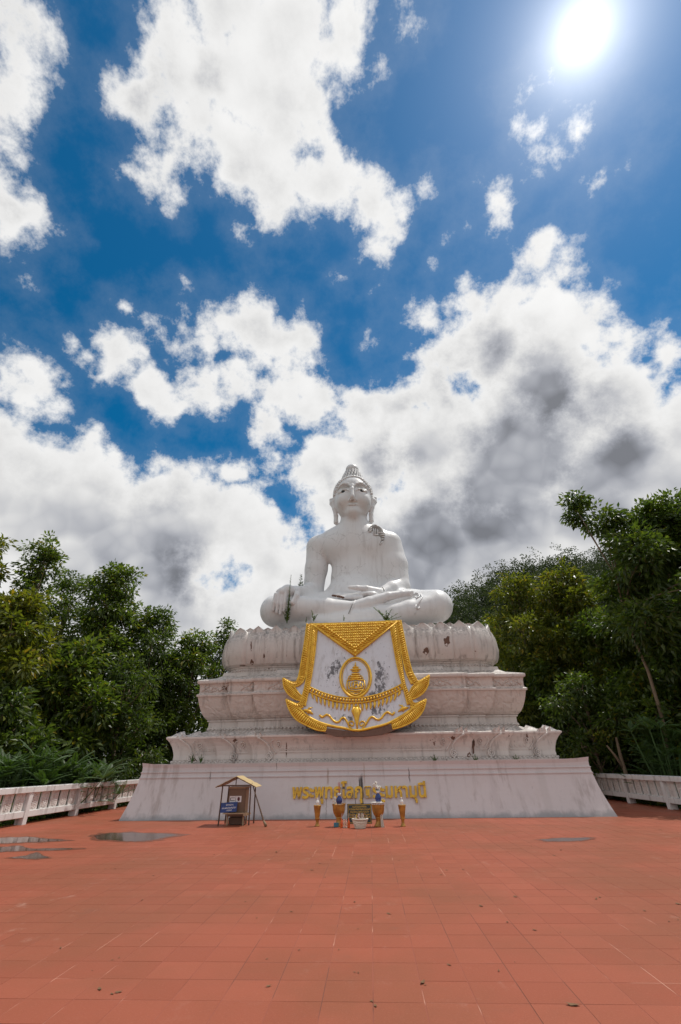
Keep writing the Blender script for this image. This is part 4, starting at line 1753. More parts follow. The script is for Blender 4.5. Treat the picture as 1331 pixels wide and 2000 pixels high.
# stains on the plinth face: soot above the incense bowl and rain marks, at their own places
def plinth_stains():
    m, q = M_PLINTH, G(M_PLINTH.node_tree)
    b = [n for n in q.n if n.type == 'BSDF_PRINCIPLED'][0]
    col = b.inputs['Base Color'].links[0].from_socket
    p = pos(q)
    x, y, z = q.xyz(p)
    wob = q.math('MULTIPLY_ADD', q.noise(q.mapping(p, scale=(.6, .6, 3.0)), 2.0, 5, .65), .12, -.06)
    wz = q.math('MULTIPLY_ADD', q.noise(q.mapping(p, scale=(9, 9, .8)), 1.0, 4, .6), .3, -.15)
    front = q.step(y, 20.6, 20.7, 1, 0)
    D = 19.55
    for (px, py0, py1, hw, st, cc) in ((706, 1517, 1588, 3.0, .95, (.03, .022, .018)), (702, 1521, 1542, 1.6, .95, (.03, .022, .018)), (672, 1528, 1582, 3.5, .45, (.2, .13, .11)), (694, 1540, 1578, .9, .8, (.05, .035, .03)),
                                       (640, 1504, 1532, 2.2, .5, (.24, .15, .08)), (711, 1494, 1530, 1.6, .4, (.28, .18, .09)), (638, 1558, 1600, 1.0, .55, (.2, .15, .13)), (799, 1500, 1523, 1.2, .8, (.05, .04, .04)), (540, 1480, 1500, 1.0, .6, (.08, .06, .05)),
                                       (320, 1495, 1600, 4, .4, (.33, .27, .24)), (345, 1490, 1530, 5, .3, (.33, .27, .24)), (415, 1565, 1590, 2.2, .45, (.28, .22, .2)), (409, 1512, 1522, 1.2, .8, (.1, .08, .07)),
                                       (1056, 1500, 1590, 9, .25, (.42, .40, .38)), (960, 1500, 1580, 6, .2, (.38, .34, .34))):
        a, e = on_y(px, py0, D), on_y(px, py1, D)
        h = hw * px_scale(a)
        dx = q.math('ABSOLUTE', q.math('ADD', q.math('SUBTRACT', x, float(a[0])), wob))
        mk = q.step(dx, h * .45, h * 1.25, 1, 0)
        zz = q.math('ADD', z, wz)
        mk = q.math('MULTIPLY', mk, q.math('MULTIPLY', q.step(zz, float(e[2]) - .12, float(e[2]) + .05), q.step(zz, float(a[2]) - .1, float(a[2]) + .12, 1, 0)))
        mk = q.math('MULTIPLY', q.math('MULTIPLY', mk, front), st)
        col = q.mix(mk, col, cc)
    # grey foot with an uneven upper edge
    ft = q.math('MULTIPLY', q.step(q.math('ADD', z, q.math('MULTIPLY_ADD', q.noise(p, 2.0, 5, .65), .5, -.25)), .0, .22, 1, 0), .7)
    col = q.mix(ft, col, (.22, .24, .25))
    q.put(b.inputs['Base Color'], col)


plinth_stains()

# dark patches where plaster has fallen from the tiers
def plaster_losses():
    vv, ff = [], []
    for o in PED.children:
        if o.name.split('.')[0] in ('lotus_body', 'petal', 'bowl_course', 'frieze_course', 'panel_course', 'foot_course', 'neck_course', 'cornice'):
            b_ = len(vv)
            vv += [(v.co.x + XC, v.co.y + YC, v.co.z) for v in o.data.vertices]
            ff += [tuple(i + b_ for i in p.vertices) for p in o.data.polygons]
    bv = BVHTree.FromPolygons(vv, ff)

    def hit(px, py, l):
        d = ray(px, py)
        loc, nn, i, t = bv.ray_cast(Vector(EYE), Vector(d / np.linalg.norm(d)))
        if loc is None:
            return None
        nn = nn if nn.dot(Vector(d)) < 0 else -nn
        return np.array(loc) + np.array(nn) * l
    for (px, py, rx, ry) in ((440, 1345, 7, 6), (873, 1252, 8, 9), (832, 1272, 6, 7), (460, 1447, 4.5, 4), (884, 1441, 4.5, 4), (492, 1293, 4, 5), (516, 1281, 2, 4), (491, 1262, 1.5, 10), (540, 1215, 9, 3.5), (838, 1478, 5, 10), (858, 1481, 14, 7), (917, 1478, 5, 9), (990, 1481, 6, 8),
                             (560, 1462, 1, 18), (475, 1300, 6, 1.2), (560, 1324, 9, 1.2), (640, 1300, 4, 1.5), (1030, 1440, 2, 7), (335, 1485, 6, 4), (380, 1486, 5, 5), (975, 1216, 4, 5), (905, 1490, 10, 2), (1042, 1486, 14, 2.5), (925, 1455, 2.5, 16)):
        rs = random.Random(int(px))
        k = 13
        pts = []
        for i in range(k):
            a = 2 * PI * i / k
            r = rs.uniform(.6, 1.25)
            p = hit(px + rx * r * math.cos(a), py + ry * r * math.sin(a), .006)
            if p is not None:
                pts.append(p)
        c = hit(px, py, .006)
        if c is None or len(pts) < 6:
            continue
        mb = MB()
        mb.v = [tuple(p) for p in pts] + [tuple(c)]
        n = len(pts)
        if max(np.linalg.norm(p - c) for p in pts) > .9:
            continue
        mb.f = [((i + 1) % n, i, n) for i in range(n)]
        mb.build('plaster_loss', M_BROWN, PED, label='dark brown patch where the plaster has fallen')


plaster_losses()

# ------------------------------------------------------------------ inscription
def inscription():
    root = thing('inscription', 'raised gold inscription in curved script across the sloping plinth front', 'inscription', tuple(on_y(701, 1562, 19.5)))
    cu = bpy.data.curves.new('letters', 'FONT')
    cu.body = 'พระพุทธโลกุตระมหามุนี'
    cu.size = 1.0
    cu.extrude = 0.05
    cu.offset = 0.022
    cu.bevel_depth = 0.008
    to = bpy.data.objects.new('letters', cu)
    COL.objects.link(to)
    bpy.context.view_layer.update()
    dg = bpy.context.evaluated_depsgraph_get()
    me = bpy.data.meshes.new_from_object(to.evaluated_get(dg))
    bpy.data.objects.remove(to)
    V = np.array([v.co[:] for v in me.vertices])
    F = [tuple(p.vertices) for p in me.polygons]
    # islands
    par = list(range(len(V)))

    def find(i):
        while par[i] != i:
            par[i] = par[par[i]]
            i = par[i]
        return i
    for f in F:
        r = find(f[0])
        for i in f[1:]:
            par[find(i)] = r
    # bevelled text repeats points: weld by position first
    key = {}
    for i, v in enumerate(V):
        k = tuple(np.round(v, 4))
        if k in key:
            par[find(i)] = find(key[k])
        else:
            key[k] = i
    grp = {}
    for i in range(len(V)):
        grp.setdefault(find(i), []).append(i)
    isl = []
    for r, ids in grp.items():
        isl.append([V[ids, 0].min(), V[ids, 0].max(), {r}])
    isl.sort(key=lambda a: a[0])
    mer = []
    for a in isl:
        if mer and a[0] < mer[-1][1] - .35 * min(a[1] - a[0], mer[-1][1] - mer[-1][0]):
            mer[-1][1] = max(mer[-1][1], a[1])
            mer[-1][2] |= a[2]
        else:
            mer.append(a)
    x0, x1 = V[:, 0].min(), V[:, 0].max()
    base = 0.0
    pl, pr = on_y(570, 1559, 19.5), on_y(834, 1558, 19.5)
    sc = (pr[0] - pl[0]) / (x1 - x0)
    vs = 0.70 / 0.74 * 1.0
    # glyph heights in the photograph: base line 1559, top of a plain letter 1539
    hz = (on_y(600, 1539, 19.5)[2] - on_y(600, 1560, 19.5)[2])
    cons = 0.56
    szv = hz / cons

    def wall_y(z):
        t = z / 1.78
        return YC - (5.65 - 0.40 * (1 - (1 - t) ** 1.7))
    for (a, b, ids) in mer:
        sel = [i for i in range(len(V)) if find(i) in ids]
        mp = {i: k for k, i in enumerate(sel)}
        pts = []
        for i in sel:
            X = pl[0] + (V[i, 0] - x0) * sc
            Z = pl[2] + V[i, 1] * szv
            pts.append((X, wall_y(Z) - .035 - V[i, 2] * .6, Z))
        fs = [tuple(mp[i] for i in f) for f in F if find(f[0]) in ids]
        m = MB()
        m.v, m.f = pts, fs
        m.build('letter', M_GOLDL, root)
    return len(mer)


print('LETTERS', inscription())

# ------------------------------------------------------------------ balustrades
def balustrade(xin, sgn, Y0, nb, label):
    """xin: face towards the terrace; sgn +1 = the thickness runs to +x"""
    root = local_thing('balustrade', label, 'balustrade', (xin, Y0, 0), 'whitewashed balustrades along the terrace sides')
    pitch = 3.2
    L = pitch * nb

    def bx(name, x0, x1, y0, y1, z0, z1, m, bev=.012, loc=None):
        mb = MB().box((min(sgn * x0, sgn * x1), y0, z0), (max(sgn * x0, sgn * x1), y1, z1), bevel=bev)
        return mb
    pm = bx('post', 0.0, .30, -.11, .11, -.12, .955, M_CONC)
    pme = new_mesh('post', pm.v, pm.f)
    pme.materials.append(M_CONC)
    # carved slab: panel with raised rosette and border
    sm = bx('baluster', .10, .17, -.225, .225, .40, .97, M_SLAB, .01)
    sx = sgn * .10
    for (cy, cz, r) in ((0, .80, .11), (0, .66, .13), (0, .53, .10)):
        for k in range(6):
            a = 2 * PI * k / 6 + cz
            sm.ball((sx - sgn * .004, cy + r * math.cos(a), cz + r * .55 * math.sin(a)), (.016, .05, .032), 6, 4)
        sm.ball((sx - sgn * .006, cy, cz), (.02, .045, .04), 6, 4)
    sme = new_mesh('baluster', sm.v, sm.f)
    sme.materials.append(M_SLAB)
    for k in range(nb + 1):
        link('post', pme, None, root, at=(0, pitch * k, 0))
    for k in range(nb):
        bx('', -.035, .31, pitch * k + .003, pitch * (k + 1) - .003, .95, 1.14, M_CONC, .018).build('top_rail', M_CONC, root)
        bx('', .02, .28, pitch * k + .112, pitch * (k + 1) - .112, .21, .41, M_CONC, .015).build('bottom_rail', M_CONC, root)
        for j in range(5):
            y = pitch * k + .11 + (pitch - .22) * (j + .5) / 5
            o = link('baluster', sme, None, root, at=(0, y, 0))
            o.rotation_euler.x = random.Random(k * 7 + j).gauss(0, .006)
    return root


balustrade(-12.15, -1, 18.35 - 3.2 * 3, 8, 'whitewashed balustrade with carved slabs on the left side of the terrace')
balustrade(11.60, 1, 21.86 - 3.2 * 4, 8, 'whitewashed balustrade with carved slabs on the right side of the terrace')

# ------------------------------------------------------------------ donation box
M_TIN = plain('tan_roof_sheet', (0.50, 0.37, 0.18), 0.6, var=.2)
M_BOXW = plain('brown_cabinet_wood', (0.17, 0.105, 0.065), 0.55, var=.25, scale=3)
M_BOXL = plain('tan_cabinet_side', (0.36, 0.25, 0.15), 0.6, var=.2, scale=3)
M_POST = plain('dark_timber', (0.10, 0.055, 0.032), 0.7, var=.3)
M_BLUE = plain('blue_sign_paint', (0.010, 0.034, 0.17), 0.4, var=.15)
M_PAPER = plain('white_sign_card', (0.72, 0.70, 0.70), 0.6, var=.05)
M_INK = plain('dark_print', (0.03, 0.025, 0.025), 0.6)
M_MAROON = plain('maroon_print', (0.10, 0.02, 0.025), 0.6)
M_BAMBOO = plain('weathered_bamboo', (0.22, 0.14, 0.075), 0.65, var=.3)


def lines_of_text(root, mat_, o, ux, uz, n, rows, h, gap, seed):
    """small rows of unreadable print: short raised strokes"""
    rs = random.Random(seed)
    mb = MB()
    o, ux, uz, n = (np.array(q, float) for q in (o, ux, uz, n))
    for (x0, x1, z) in rows:
        x = x0
        while x < x1:
            w = h * rs.uniform(.45, .8)
            c = o + ux * x + uz * z + n * .002
            t = h * .16
            kind = rs.randrange(4)
            segs = [((0, 0), (0, h)), ((w, 0), (w, h))]
            if kind == 0:
                segs += [((0, h), (w, h))]
            elif kind == 1:
                segs += [((0, 0), (w, 0))]
            elif kind == 2:
                segs = [((w, 0), (w, h)), ((0, h), (w, h)), ((0, h * .5), (w, h * .3))]
            else:
                segs += [((0, h * .2), (w, h * .7))]
            if rs.random() < .3:
                segs.append(((w * .2, h * 1.25), (w * .8, h * 1.35)))
            for (a, b) in segs:
                a, b = np.array(a), np.array(b)
                d = b - a
                d = d / (np.linalg.norm(d) + 1e-9)
                e = np.array([-d[1], d[0]]) * t * .5
                q = [c + ux * p[0] + uz * p[1] for p in (a - e, b - e, b + e, a + e)]
                mb.add(q, [(0, 1, 2, 3)])
            x += w + h * gap
    o_ = mb.build('print', mat_, root)
    o_['kind'] = 'stuff'
    return o_


def shrink(objs, c, k):
    """scale finished things about a point on the ground"""
    c = Vector((float(c[0]), float(c[1]), 0.0))
    for o in objs:
        o.location = c + (o.location - c) * k
        o.scale = (k, k, k)


KS = 0.80


def donation_box():
    c = on_z(461, 1611, 0)
    root = thing('donation_box', 'brown donation cabinet on legs under a small tan gable roof', 'donation box', (c[0], c[1], 0))
    X, Y = c[0], c[1]
    w, d = .36, .30                       # cabinet half width, half depth
    cb = MB().box((X - w, Y - d + .1, .30), (X + w, Y + d + .1, 1.30), bevel=.008).build('cabinet', M_BOXW, root)
    MB().box((X - w + .06, Y - d + .094, .46), (X + w - .06, Y - d + .104, 1.24)).build('door', M_BOXW, cb)
    MB().box((X + w + .002, Y - d + .14, .36), (X + w + .012, Y + d + .06, 1.24)).build('side_panel', M_BOXL, cb)
    MB().box((X - w - .02, Y - d + .07, 1.29), (X + w + .02, Y + d + .12, 1.345)).build('cabinet_cap', M_BOXL, cb)
    MB().box((X - w - .12, Y - d - .12, .40), (X + w + .16, Y - d + .095, .44)).build('shelf', M_BOXL, root)
    MB().box((X + w + .016, Y - d - .12, .34), (X + w + .16, Y + d, .398)).build('shelf_bracket', M_BOXL, root)
    for (x, y) in ((X - w + .03, Y - d + .14), (X + w - .03, Y - d + .14), (X - w + .03, Y + d + .06), (X + w - .03, Y + d + .06)):
        MB().box((x - .03, y - .03, 0), (x + .03, y + .03, .31)).build('leg', M_BOXL, root)
    MB().box((X - w + .07, Y - d + .2, .02), (X + w - .07, Y + d, .26)).build('lower_tray', M_POST, root)
    posts = [(X - .62, Y - .30), (X + .56, Y - .22), (X - .56, Y + .48), (X + .60, Y + .50)]
    for (x, y) in posts:
        MB().tube([(x - .03 * (1 if x < X else -1), y, 0), (x, y, 1.40)], [.032, .026], 7).build('post', M_POST, root)
    # gable roof, ridge runs back
    y0, y1 = Y - .50, Y + .66
    zr, ze, ov = 1.74, 1.36, .86
    for s_ in (-1, 1):
        r = MB()
        k = 8
        for i in range(k + 1):
            for (yy, t) in ((y0, 0), (y1, 0)):
                tt = i / k
                x = X - .02 + s_ * ov * tt
                z = zr - (zr - ze) * tt + .012 * math.sin(i * 2.1 + s_)
                r.v.append((x, yy, z))
        for i in range(k):
            a = i * 2
            q = (a, a + 2, a + 3, a + 1)
            r.f.append(q if s_ < 0 else q[::-1])
        b = len(r.v)
        r.v += [(x, y, z - .018) for x, y, z in r.v]
        r.f += [tuple(b + i for i in q[::-1]) for q in list(r.f)]
        n = k + 1
        for i in range(k):
            for off in (0, 1):
                a = i * 2 + off
                r.f.append((a, a + 2, b + a + 2, b + a) if (off == 0) == (s_ > 0) else (a + 2, a, b + a, b + a + 2))
        for i in (0, k):
            a = i * 2
            r.f.append((a, a + 1, b + a + 1, b + a))
        r.build('roof_panel', M_TIN, root)
        MB().tube([(X - .02 + s_ * .02, y0 + .02, zr - .03), (X - .02 + s_ * ov * .98, y0 + .02, ze - .012)], .02, 6).build('rafter', M_POST, root)
    MB().tube([(X - .62, y0 + .05, ze + .045), (X + .58, y0 + .05, ze + .045)], .024, 6).build('tie_beam', M_POST, root)
    MB().tube([(X - .02, y0 + .05, ze + .05), (X - .02, y0 + .05, zr - .04)], .02, 6).build('king_post', M_POST, root)
    # white card with the two prints
    yf = Y - d + .09
    s1 = MB().box((X - .30, yf - .008, .80), (X + .20, yf, 1.02)).build('white_notice', M_PAPER, root)
    for bx4 in ((-.27, -.075, .855, .875), (-.27, -.075, .945, .965), (-.27, -.245, .876, .944)):
        MB().box((X + bx4[0], yf - .011, bx4[2]), (X + bx4[1], yf - .0085, bx4[3])).build('print', M_INK, s1)
    dm = MB()
    k = 16
    dm.v = [(X + .085 + .055 * math.cos(2 * PI * i / k), yf - .011, .915 + .075 * math.sin(2 * PI * i / k)) for i in range(k)]
    dm.f = [tuple(range(k))]
    dm.build('seal', M_MAROON, s1)
    MB().box((X - .045, yf - .011, .82), (X - .03, yf - .0085, 1.0)).build('print', M_INK, s1)
    # blue board leaning on the shelf
    bb = MB()
    xb0, xb1 = X - .60, X + .08
    ya, yb_ = Y - d - .10, Y - d - .02
    bb.v = [(xb0, ya, .445), (xb1, ya, .48), (xb1, yb_, .82), (xb0, yb_, .79)]
    bb.v += [(x, y + .02, z) for x, y, z in bb.v]
    bb.f = [(0, 1, 2, 3), (7, 6, 5, 4), (0, 4, 5, 1), (1, 5, 6, 2), (2, 6, 7, 3), (3, 7, 4, 0)]
    b2 = bb.build('blue_board', M_BLUE, root)
    o = np.array(bb.v[0])
    ux = np.array(bb.v[1]) - o
    ux = ux / np.linalg.norm(ux)
    uz = np.array(bb.v[3]) - o
    uz = uz / np.linalg.norm(uz)
    lines_of_text(b2, M_PAPER, o, ux, uz, (0, -1, 0), [(.20, .50, .235), (.06, .62, .13), (.26, .46, .045)], .045, .22, 9)
    # leaning bamboo broom handle
    a = on_z(519, 1615, 0)
    e = np.array([posts[1][0] + .05, posts[1][1] - .02, 1.48])
    cc_ = np.array([X, Y, 0])
    e = cc_ + (e - cc_) * KS
    shrink([root], cc_, KS)
    st = thing('leaning_stick', 'dark bamboo stick leaning against the right side of the donation box', 'stick', tuple(a))
    m_ = a + (e - a) * .4
    MB().tube([a + np.array([0, 0, .01]), a + (e - a) * .12, m_, a + (e - a) * .8, e], [.032, .028, .022, .017, .014], 7).build('handle', M_POST, st, smooth=True)
    MB().tube([a + (e - a) * .0 + np.array([.02, -.01, .02]), a + (e - a) * .13], [.045, .03], 8).build('binding', M_BAMBOO, st, smooth=True)


donation_box()

# ------------------------------------------------------------------ offerings in front of the plinth
def glass_mat(name, col, rough=.08):
    m, q = mat(name)
    b = q.n.new('ShaderNodeBsdfPrincipled')
    b.inputs['Base Color'].default_value = (*col, 1)
    b.inputs['Roughness'].default_value = rough
    b.inputs['Transmission Weight'].default_value = .85
    b.inputs['IOR'].default_value = 1.4
    o = q.n.new('ShaderNodeOutputMaterial')
    q.l.new(b.outputs[0], o.inputs[0])
    return m


M_ORANGE = plain('orange_drink', (0.62, 0.10, 0.012), 0.25, var=.1)
M_GLASS = glass_mat('clear_bottle', (.9, .93, .92))
M_COBALT = plain('cobalt_glaze', (0.02, 0.045, 0.18), 0.2, var=.35, scale=22)
M_TEAL = plain('teal_plastic', (0.05, 0.19, 0.26), 0.4)
M_WICK = plain('white_wicker', (0.62, 0.56, 0.47), 0.7, var=.2, scale=30)
M_PETAL = plain('white_petals', (0.74, 0.73, 0.66), 0.6, var=.1)
M_YEL = plain('yellow_petals', (0.62, 0.40, 0.04), 0.6, var=.2)
M_PINK = plain('joss_pink', (0.42, 0.07, 0.06), 0.7, var=.2)
M_STEM = plain('stem_green', (0.06, 0.12, 0.03), 0.6)
M_PLAQ = plain('black_plaque', (0.013, 0.018, 0.014), 0.22, var=.2)


def small_vase(root, x, y, z, h, m, name):
    prof = [(.30, 0), (.34, .03), (.30, .10), (.42, .28), (.46, .42), (.36, .60), (.20, .72), (.17, .84), (.26, .97), (.27, 1.0), (.22, .99), (.14, .9)]
    return MB().lathe([(r * h * .62, q * h) for r, q in prof], (x, y, z), 18).build(name, m, root, smooth=True)


def offering_stand(px, label):
    c = on_z(px, 1614, 0)
    x, y = c[0], c[1]
    t = thing('offering_stand', label, 'stand', (x, y, 0), 'slim brown gilt stands with white vases')
    cup = [(.075, .27), (.085, .285), (.10, .36), (.125, .52), (.15, .68), (.155, .70), (.145, .705), (.13, .69)]
    MB().lathe(cup, (x, y, 0), 20).build('cup', M_BRASS, t, smooth=True)
    MB().lathe([(.082, .235), (.10, .25), (.10, .275), (.08, .29)], (x, y, 0), 18).build('collar', M_BRASS, t, smooth=True)
    MB().lathe([(.10, 0), (.105, .02), (.085, .04), (.06, .09), (.055, .15), (.068, .22), (.078, .245)], (x, y, 0), 18).build('foot', M_BRASS, t, smooth=True)
    v = tag(small_vase(None, x, y, .70, .25, M_WHITE, 'small_vase'), 'small white vase on the ' + ('left' if px < 700 else 'right') + ' slim stand', 'vase', 'small white vases')
    shrink([t, v], c, KS)
    return t


offering_stand(620, 'slim brown gilt stand nearest the donation box')
offering_stand(788, 'slim brown gilt stand on the far right of the offerings')


def offering_bowl(px, label, plate):
    c = on_z(px, 1614.5, 0)
    x, y = c[0], c[1]
    t = thing('pedestal_bowl', label, 'bowl', (x, y, 0), 'large gilt pedestal bowls')
    MB().lathe([(.17, 0), (.175, .02), (.16, .05), (.115, .12), (.10, .20), (.105, .27), (.13, .32)], (x, y, 0), 22).build('foot', M_BRASS, t, smooth=True)
    b = MB().lathe([(.13, .315), (.16, .36), (.215, .45), (.24, .55), (.245, .66), (.26, .72), (.262, .735), (.24, .735), (.22, .66)], (x, y, 0), 24).build('cup', M_BRASS, t, smooth=True)
    rm = MB()
    for k in range(24):
        a = 2 * PI * k / 24
        rm.ball((x + .255 * math.cos(a), y + .255 * math.sin(a), .745), .022, 6, 4)
    rm.build('beaded_rim', M_BRASS if not plate else M_WHITE, b, smooth=True)['kind'] = 'stuff'
    if plate:
        MB().lathe([(.0, .752), (.2, .755), (.285, .79), (.29, .80), (.26, .795), (.0, .77)], (x, y, 0), 24).build('plate', M_WHITE, t, smooth=True)
    z = .775 if plate else .70
    MB().lathe([(0, z - .03), (.235, z - .03), (.235, z - .012), (0, z - .01)], (x, y, 0), 20).build('filling', M_BRASS if not plate else M_WHITE, t)
    v = small_vase(None, x + .02, y - .02, z - .012, .44, M_COBALT, 'blue_vase')
    tag(v, 'blue and white vase on the ' + ('left' if px < 700 else 'right') + ' pedestal bowl', 'vase', 'blue and white vases')
    MB().lathe([(.095, .0), (.10, .02), (.085, .06)], (x + .02, y - .02, z - .008), 16).build('vase_foot', M_WHITE, v, smooth=True)
    MB().lathe([(.05, .34), (.055, .37), (.075, .43), (.07, .425)], (x + .02, y - .02, z - .012), 16).build('vase_neck', M_WHITE, v, smooth=True)
    shrink([t, v], c, KS)
    return x, y, z


BLO = []


def blossom(name, label, x, y, z, pts, m, stems=True):
    t = thing(name, label, 'flowers', (x, y, z))
    fl = MB()
    rs = random.Random(int(abs(x) * 100))
    for (dx, dy, dz, r) in pts:
        for k in range(6):
            a = 2 * PI * k / 6
            fl.ball((x + dx + r * .7 * math.cos(a), y + dy + r * .3 * math.sin(a * 2), z + dz + r * .7 * math.sin(a)), (r * .55, r * .35, r * .5), 6, 4)
        fl.ball((x + dx, y + dy - r * .3, z + dz), r * .45, 6, 4)
    fl.build('blossoms', m, t, smooth=True)
    BLO.append(t)
    if stems:
        st = MB()
        for (dx, dy, dz, r) in pts:
            st.tube([(x, y, z - .12), (x + dx * .5, y + dy * .5, z + dz * .5), (x + dx, y + dy, z + dz)], .008, 5)
        st.build('stems', M_STEM, t)


bx_, by_, bz_ = offering_bowl(662.5, 'gilt pedestal bowl left of the black plaque', False)
blossom('white_flowers', 'limp white flowers beside the vase on the left pedestal bowl', bx_ - .12, by_ - .12, bz_ + .03, [(-.03, 0, .22, .05), (-.05, 0, .12, .06), (-.06, 0, .03, .06)], M_PETAL)
st_ = thing('joss_sticks', 'thin red joss sticks standing in the left blue vase', 'joss sticks', (bx_ + .02, by_, bz_ + .3))
for k in range(4):
    MB().tube([(bx_ + .01 + .012 * k, by_ - .02, bz_ + .30), (bx_ - .02 + .025 * k, by_ - .02, bz_ + .78 + .03 * (k % 2))], .006, 5).build('stick', M_PINK, st_)
shrink(BLO + [st_], (bx_, by_), KS)
BLO.clear()
bx_, by_, bz_ = offering_bowl(740.5, 'gilt pedestal bowl with a white plate right of the black plaque', True)
blossom('white_flowers', 'bunch of white flowers in the right blue vase', bx_ + .0, by_ - .02, bz_ + .44, [(-.10, 0, .16, .07), (-.02, 0, .10, .07), (.05, 0, .04, .06), (-.05, 0, .24, .05), (.10, 0, .10, .04)], M_PETAL)
blossom('yellow_flowers', 'small yellow flowers on the plate of the right bowl', bx_ + .2, by_ - .1, bz_ + .04, [(0, 0, .04, .05), (.05, 0, .02, .04)], M_YEL, False)

shrink(BLO, (bx_, by_), KS)


def offerings():
    # black plaque
    c = on_z(703, 1609, 0)
    x, y = c[0], c[1]
    t = thing('plaque', 'black rectangular plaque with gold border and gold writing behind the basket', 'plaque', (x, y, 0))
    w, h = .505, .68
    tilt = .12
    bd = MB()
    bd.v = [(x - w, y, .0), (x + w, y, .0), (x + w, y + tilt, h), (x - w, y + tilt, h)]
    bd.v += [(a, b + .04, q) for a, b, q in bd.v]
    bd.f = [(0, 1, 2, 3), (7, 6, 5, 4), (0, 4, 5, 1), (1, 5, 6, 2), (2, 6, 7, 3), (3, 7, 4, 0)]
    b = bd.build('board', M_PLAQ, t)
    uz = np.array([0, tilt, h]) / math.hypot(tilt, h)
    o = np.array([x - w, y - .001, 0])
    fr = MB()
    for (x0, x1, z0, z1) in ((.03, 2 * w - .03, .025, .04), (.03, 2 * w - .03, h - .03, h - .015), (.03, .045, .04, h - .03), (2 * w - .045, 2 * w - .03, .04, h - .03)):
        q = [o + np.array([a, -.003, 0]) + uz * bb_ for a, bb_ in ((x0, z0), (x1, z0), (x1, z1), (x0, z1))]
        fr.add(q, [(0, 1, 2, 3)])
    fr.build('gold_border', M_GOLDL, b)
    lines_of_text(b, M_GOLDL, o, (1, 0, 0), uz, (0, -1, 0), [(.22, .80, .56), (.08, .93, .47), (.12, .88, .38), (.10, .45, .29), (.62, .92, .29), (.10, .40, .20), (.66, .92, .20)], .05, .25, 21)
    shrink([t], (x, y), KS)
    # wicker basket with candles and joss sticks
    c = on_z(704, 1618, 0)
    x, y = c[0], c[1]
    t = thing('wicker_basket', 'white woven basket full of candles and joss sticks before the plaque', 'basket', (x, y, 0))
    m = MB()
    n = 26
    for k in range(n):
        a = 2 * PI * k / n
        m.tube([(x + .19 * math.cos(a), y + .14 * math.sin(a), 0.01), (x + .25 * math.cos(a), y + .18 * math.sin(a), .15), (x + .295 * math.cos(a), y + .21 * math.sin(a), .29)], .013, 5)
    m.build('staves', M_WICK, t)
    for (z, r) in ((.02, .195), (.08, .22), (.14, .245), (.20, .268), (.25, .285), (.295, .30)):
        MB().tube([(x + r * math.cos(a), y + r * .72 * math.sin(a), z) for a in np.linspace(0, 2 * PI, 29)], .016 if z < .29 else .024, 6, caps=False).build('weave' if z < .29 else 'rim', M_WICK, t, smooth=True)
    MB().lathe([(0, .03), (.19, .03), (.25, .24), (0, .25)], (0, 0, 0), 20).build('liner', M_WICK, t).location = (0, 0, 0)
    bpy.data.objects[t.children[-1].name].data.transform(Matrix.Translation((x, y, 0)) @ Matrix.Diagonal((1, .72, 1, 1)))
    rs = random.Random(8)
    for k in range(34):
        a, r = rs.uniform(0, 2 * PI), rs.uniform(.02, .22)
        px, py = x + r * math.cos(a), y + r * .7 * math.sin(a)
        dx = rs.gauss(.02, .07)
        col = rs.choice([M_PETAL, M_PETAL, M_YEL, M_PINK, M_BAMBOO])
        h = rs.uniform(.12, .26)
        MB().tube([(px, py, .24), (px + dx, py - abs(dx) * .3, .24 + h)], rs.choice([.008, .012, .018]), 5).build('candle' if col is M_YEL else 'joss_stick', col, t)
    shrink([t], (x, y), KS)
    # drink bottles
    for (px, m_, lab, g_) in ((667.7, M_ORANGE, 'orange drink bottle at the foot of the left pedestal bowl', 1), (681.7, M_ORANGE, 'orange drink bottle in front of the plaque corner', 1),
                              (672.5, M_GLASS, 'clear bottle right beside the leftmost orange drink bottle', 2), (677.0, M_GLASS, 'clear bottle just left of the orange bottle by the plaque', 2)):
        c = on_z(px, 1617, 0)
        b = thing('drink_bottle', lab, 'bottle', (c[0], c[1], 0), 'drink bottles among the offerings')
        hh = .30 if g_ == 1 else .27
        MB().lathe([(.0, 0), (.045, .0), (.05, .01), (.05, .05), (.044, .08), (.05, .12), (.048, .17), (.03, .225), (.018, .25), (.018, hh - .015), (0, hh - .015)], (c[0], c[1], 0), 16).build('bottle', m_, b, smooth=True)
        MB().lathe([(.02, 0), (.021, .005), (.021, .025), (0, .026)], (c[0], c[1], hh - .018), 12).build('cap', M_WHITE if g_ == 2 else M_ORANGE, b)
        if g_ == 1:
            MB().tube([(c[0] + .005, c[1], hh), (c[0] + .02, c[1] - .02, hh + .16)], .006, 5).build('straw', M_PAPER, b)
        shrink([b], c, KS)
    # small teal box and bundle of pale sticks
    c = on_z(658, 1614.5, 0)
    t = thing('teal_box', 'small teal box by the left pedestal bowl foot', 'box', (c[0], c[1] - .1, 0))
    MB().box((c[0] - .08, c[1] - .16, 0), (c[0] + .07, c[1] - .06, .10), bevel=.01).build('carton', M_TEAL, t)
    MB().box((c[0] - .083, c[1] - .163, .085), (c[0] + .073, c[1] - .057, .112), bevel=.008).build('lid', M_TEAL, t)
    c = on_z(748, 1616, 0)
    t = thing('stick_bundle', 'bundle of pale joss sticks propped on the right pedestal bowl', 'joss sticks', (c[0], c[1], 0))
    for k in range(7):
        MB().tube([(c[0] + .02 * k - .06, c[1] - .02 * (k % 2), .0), (c[0] + .012 * k - .07, c[1] + .04, .36 + .03 * (k % 3))], .011, 5).build('stick', M_PETAL if k % 2 else M_BAMBOO, t)
    shrink([t], c, KS)


offerings()

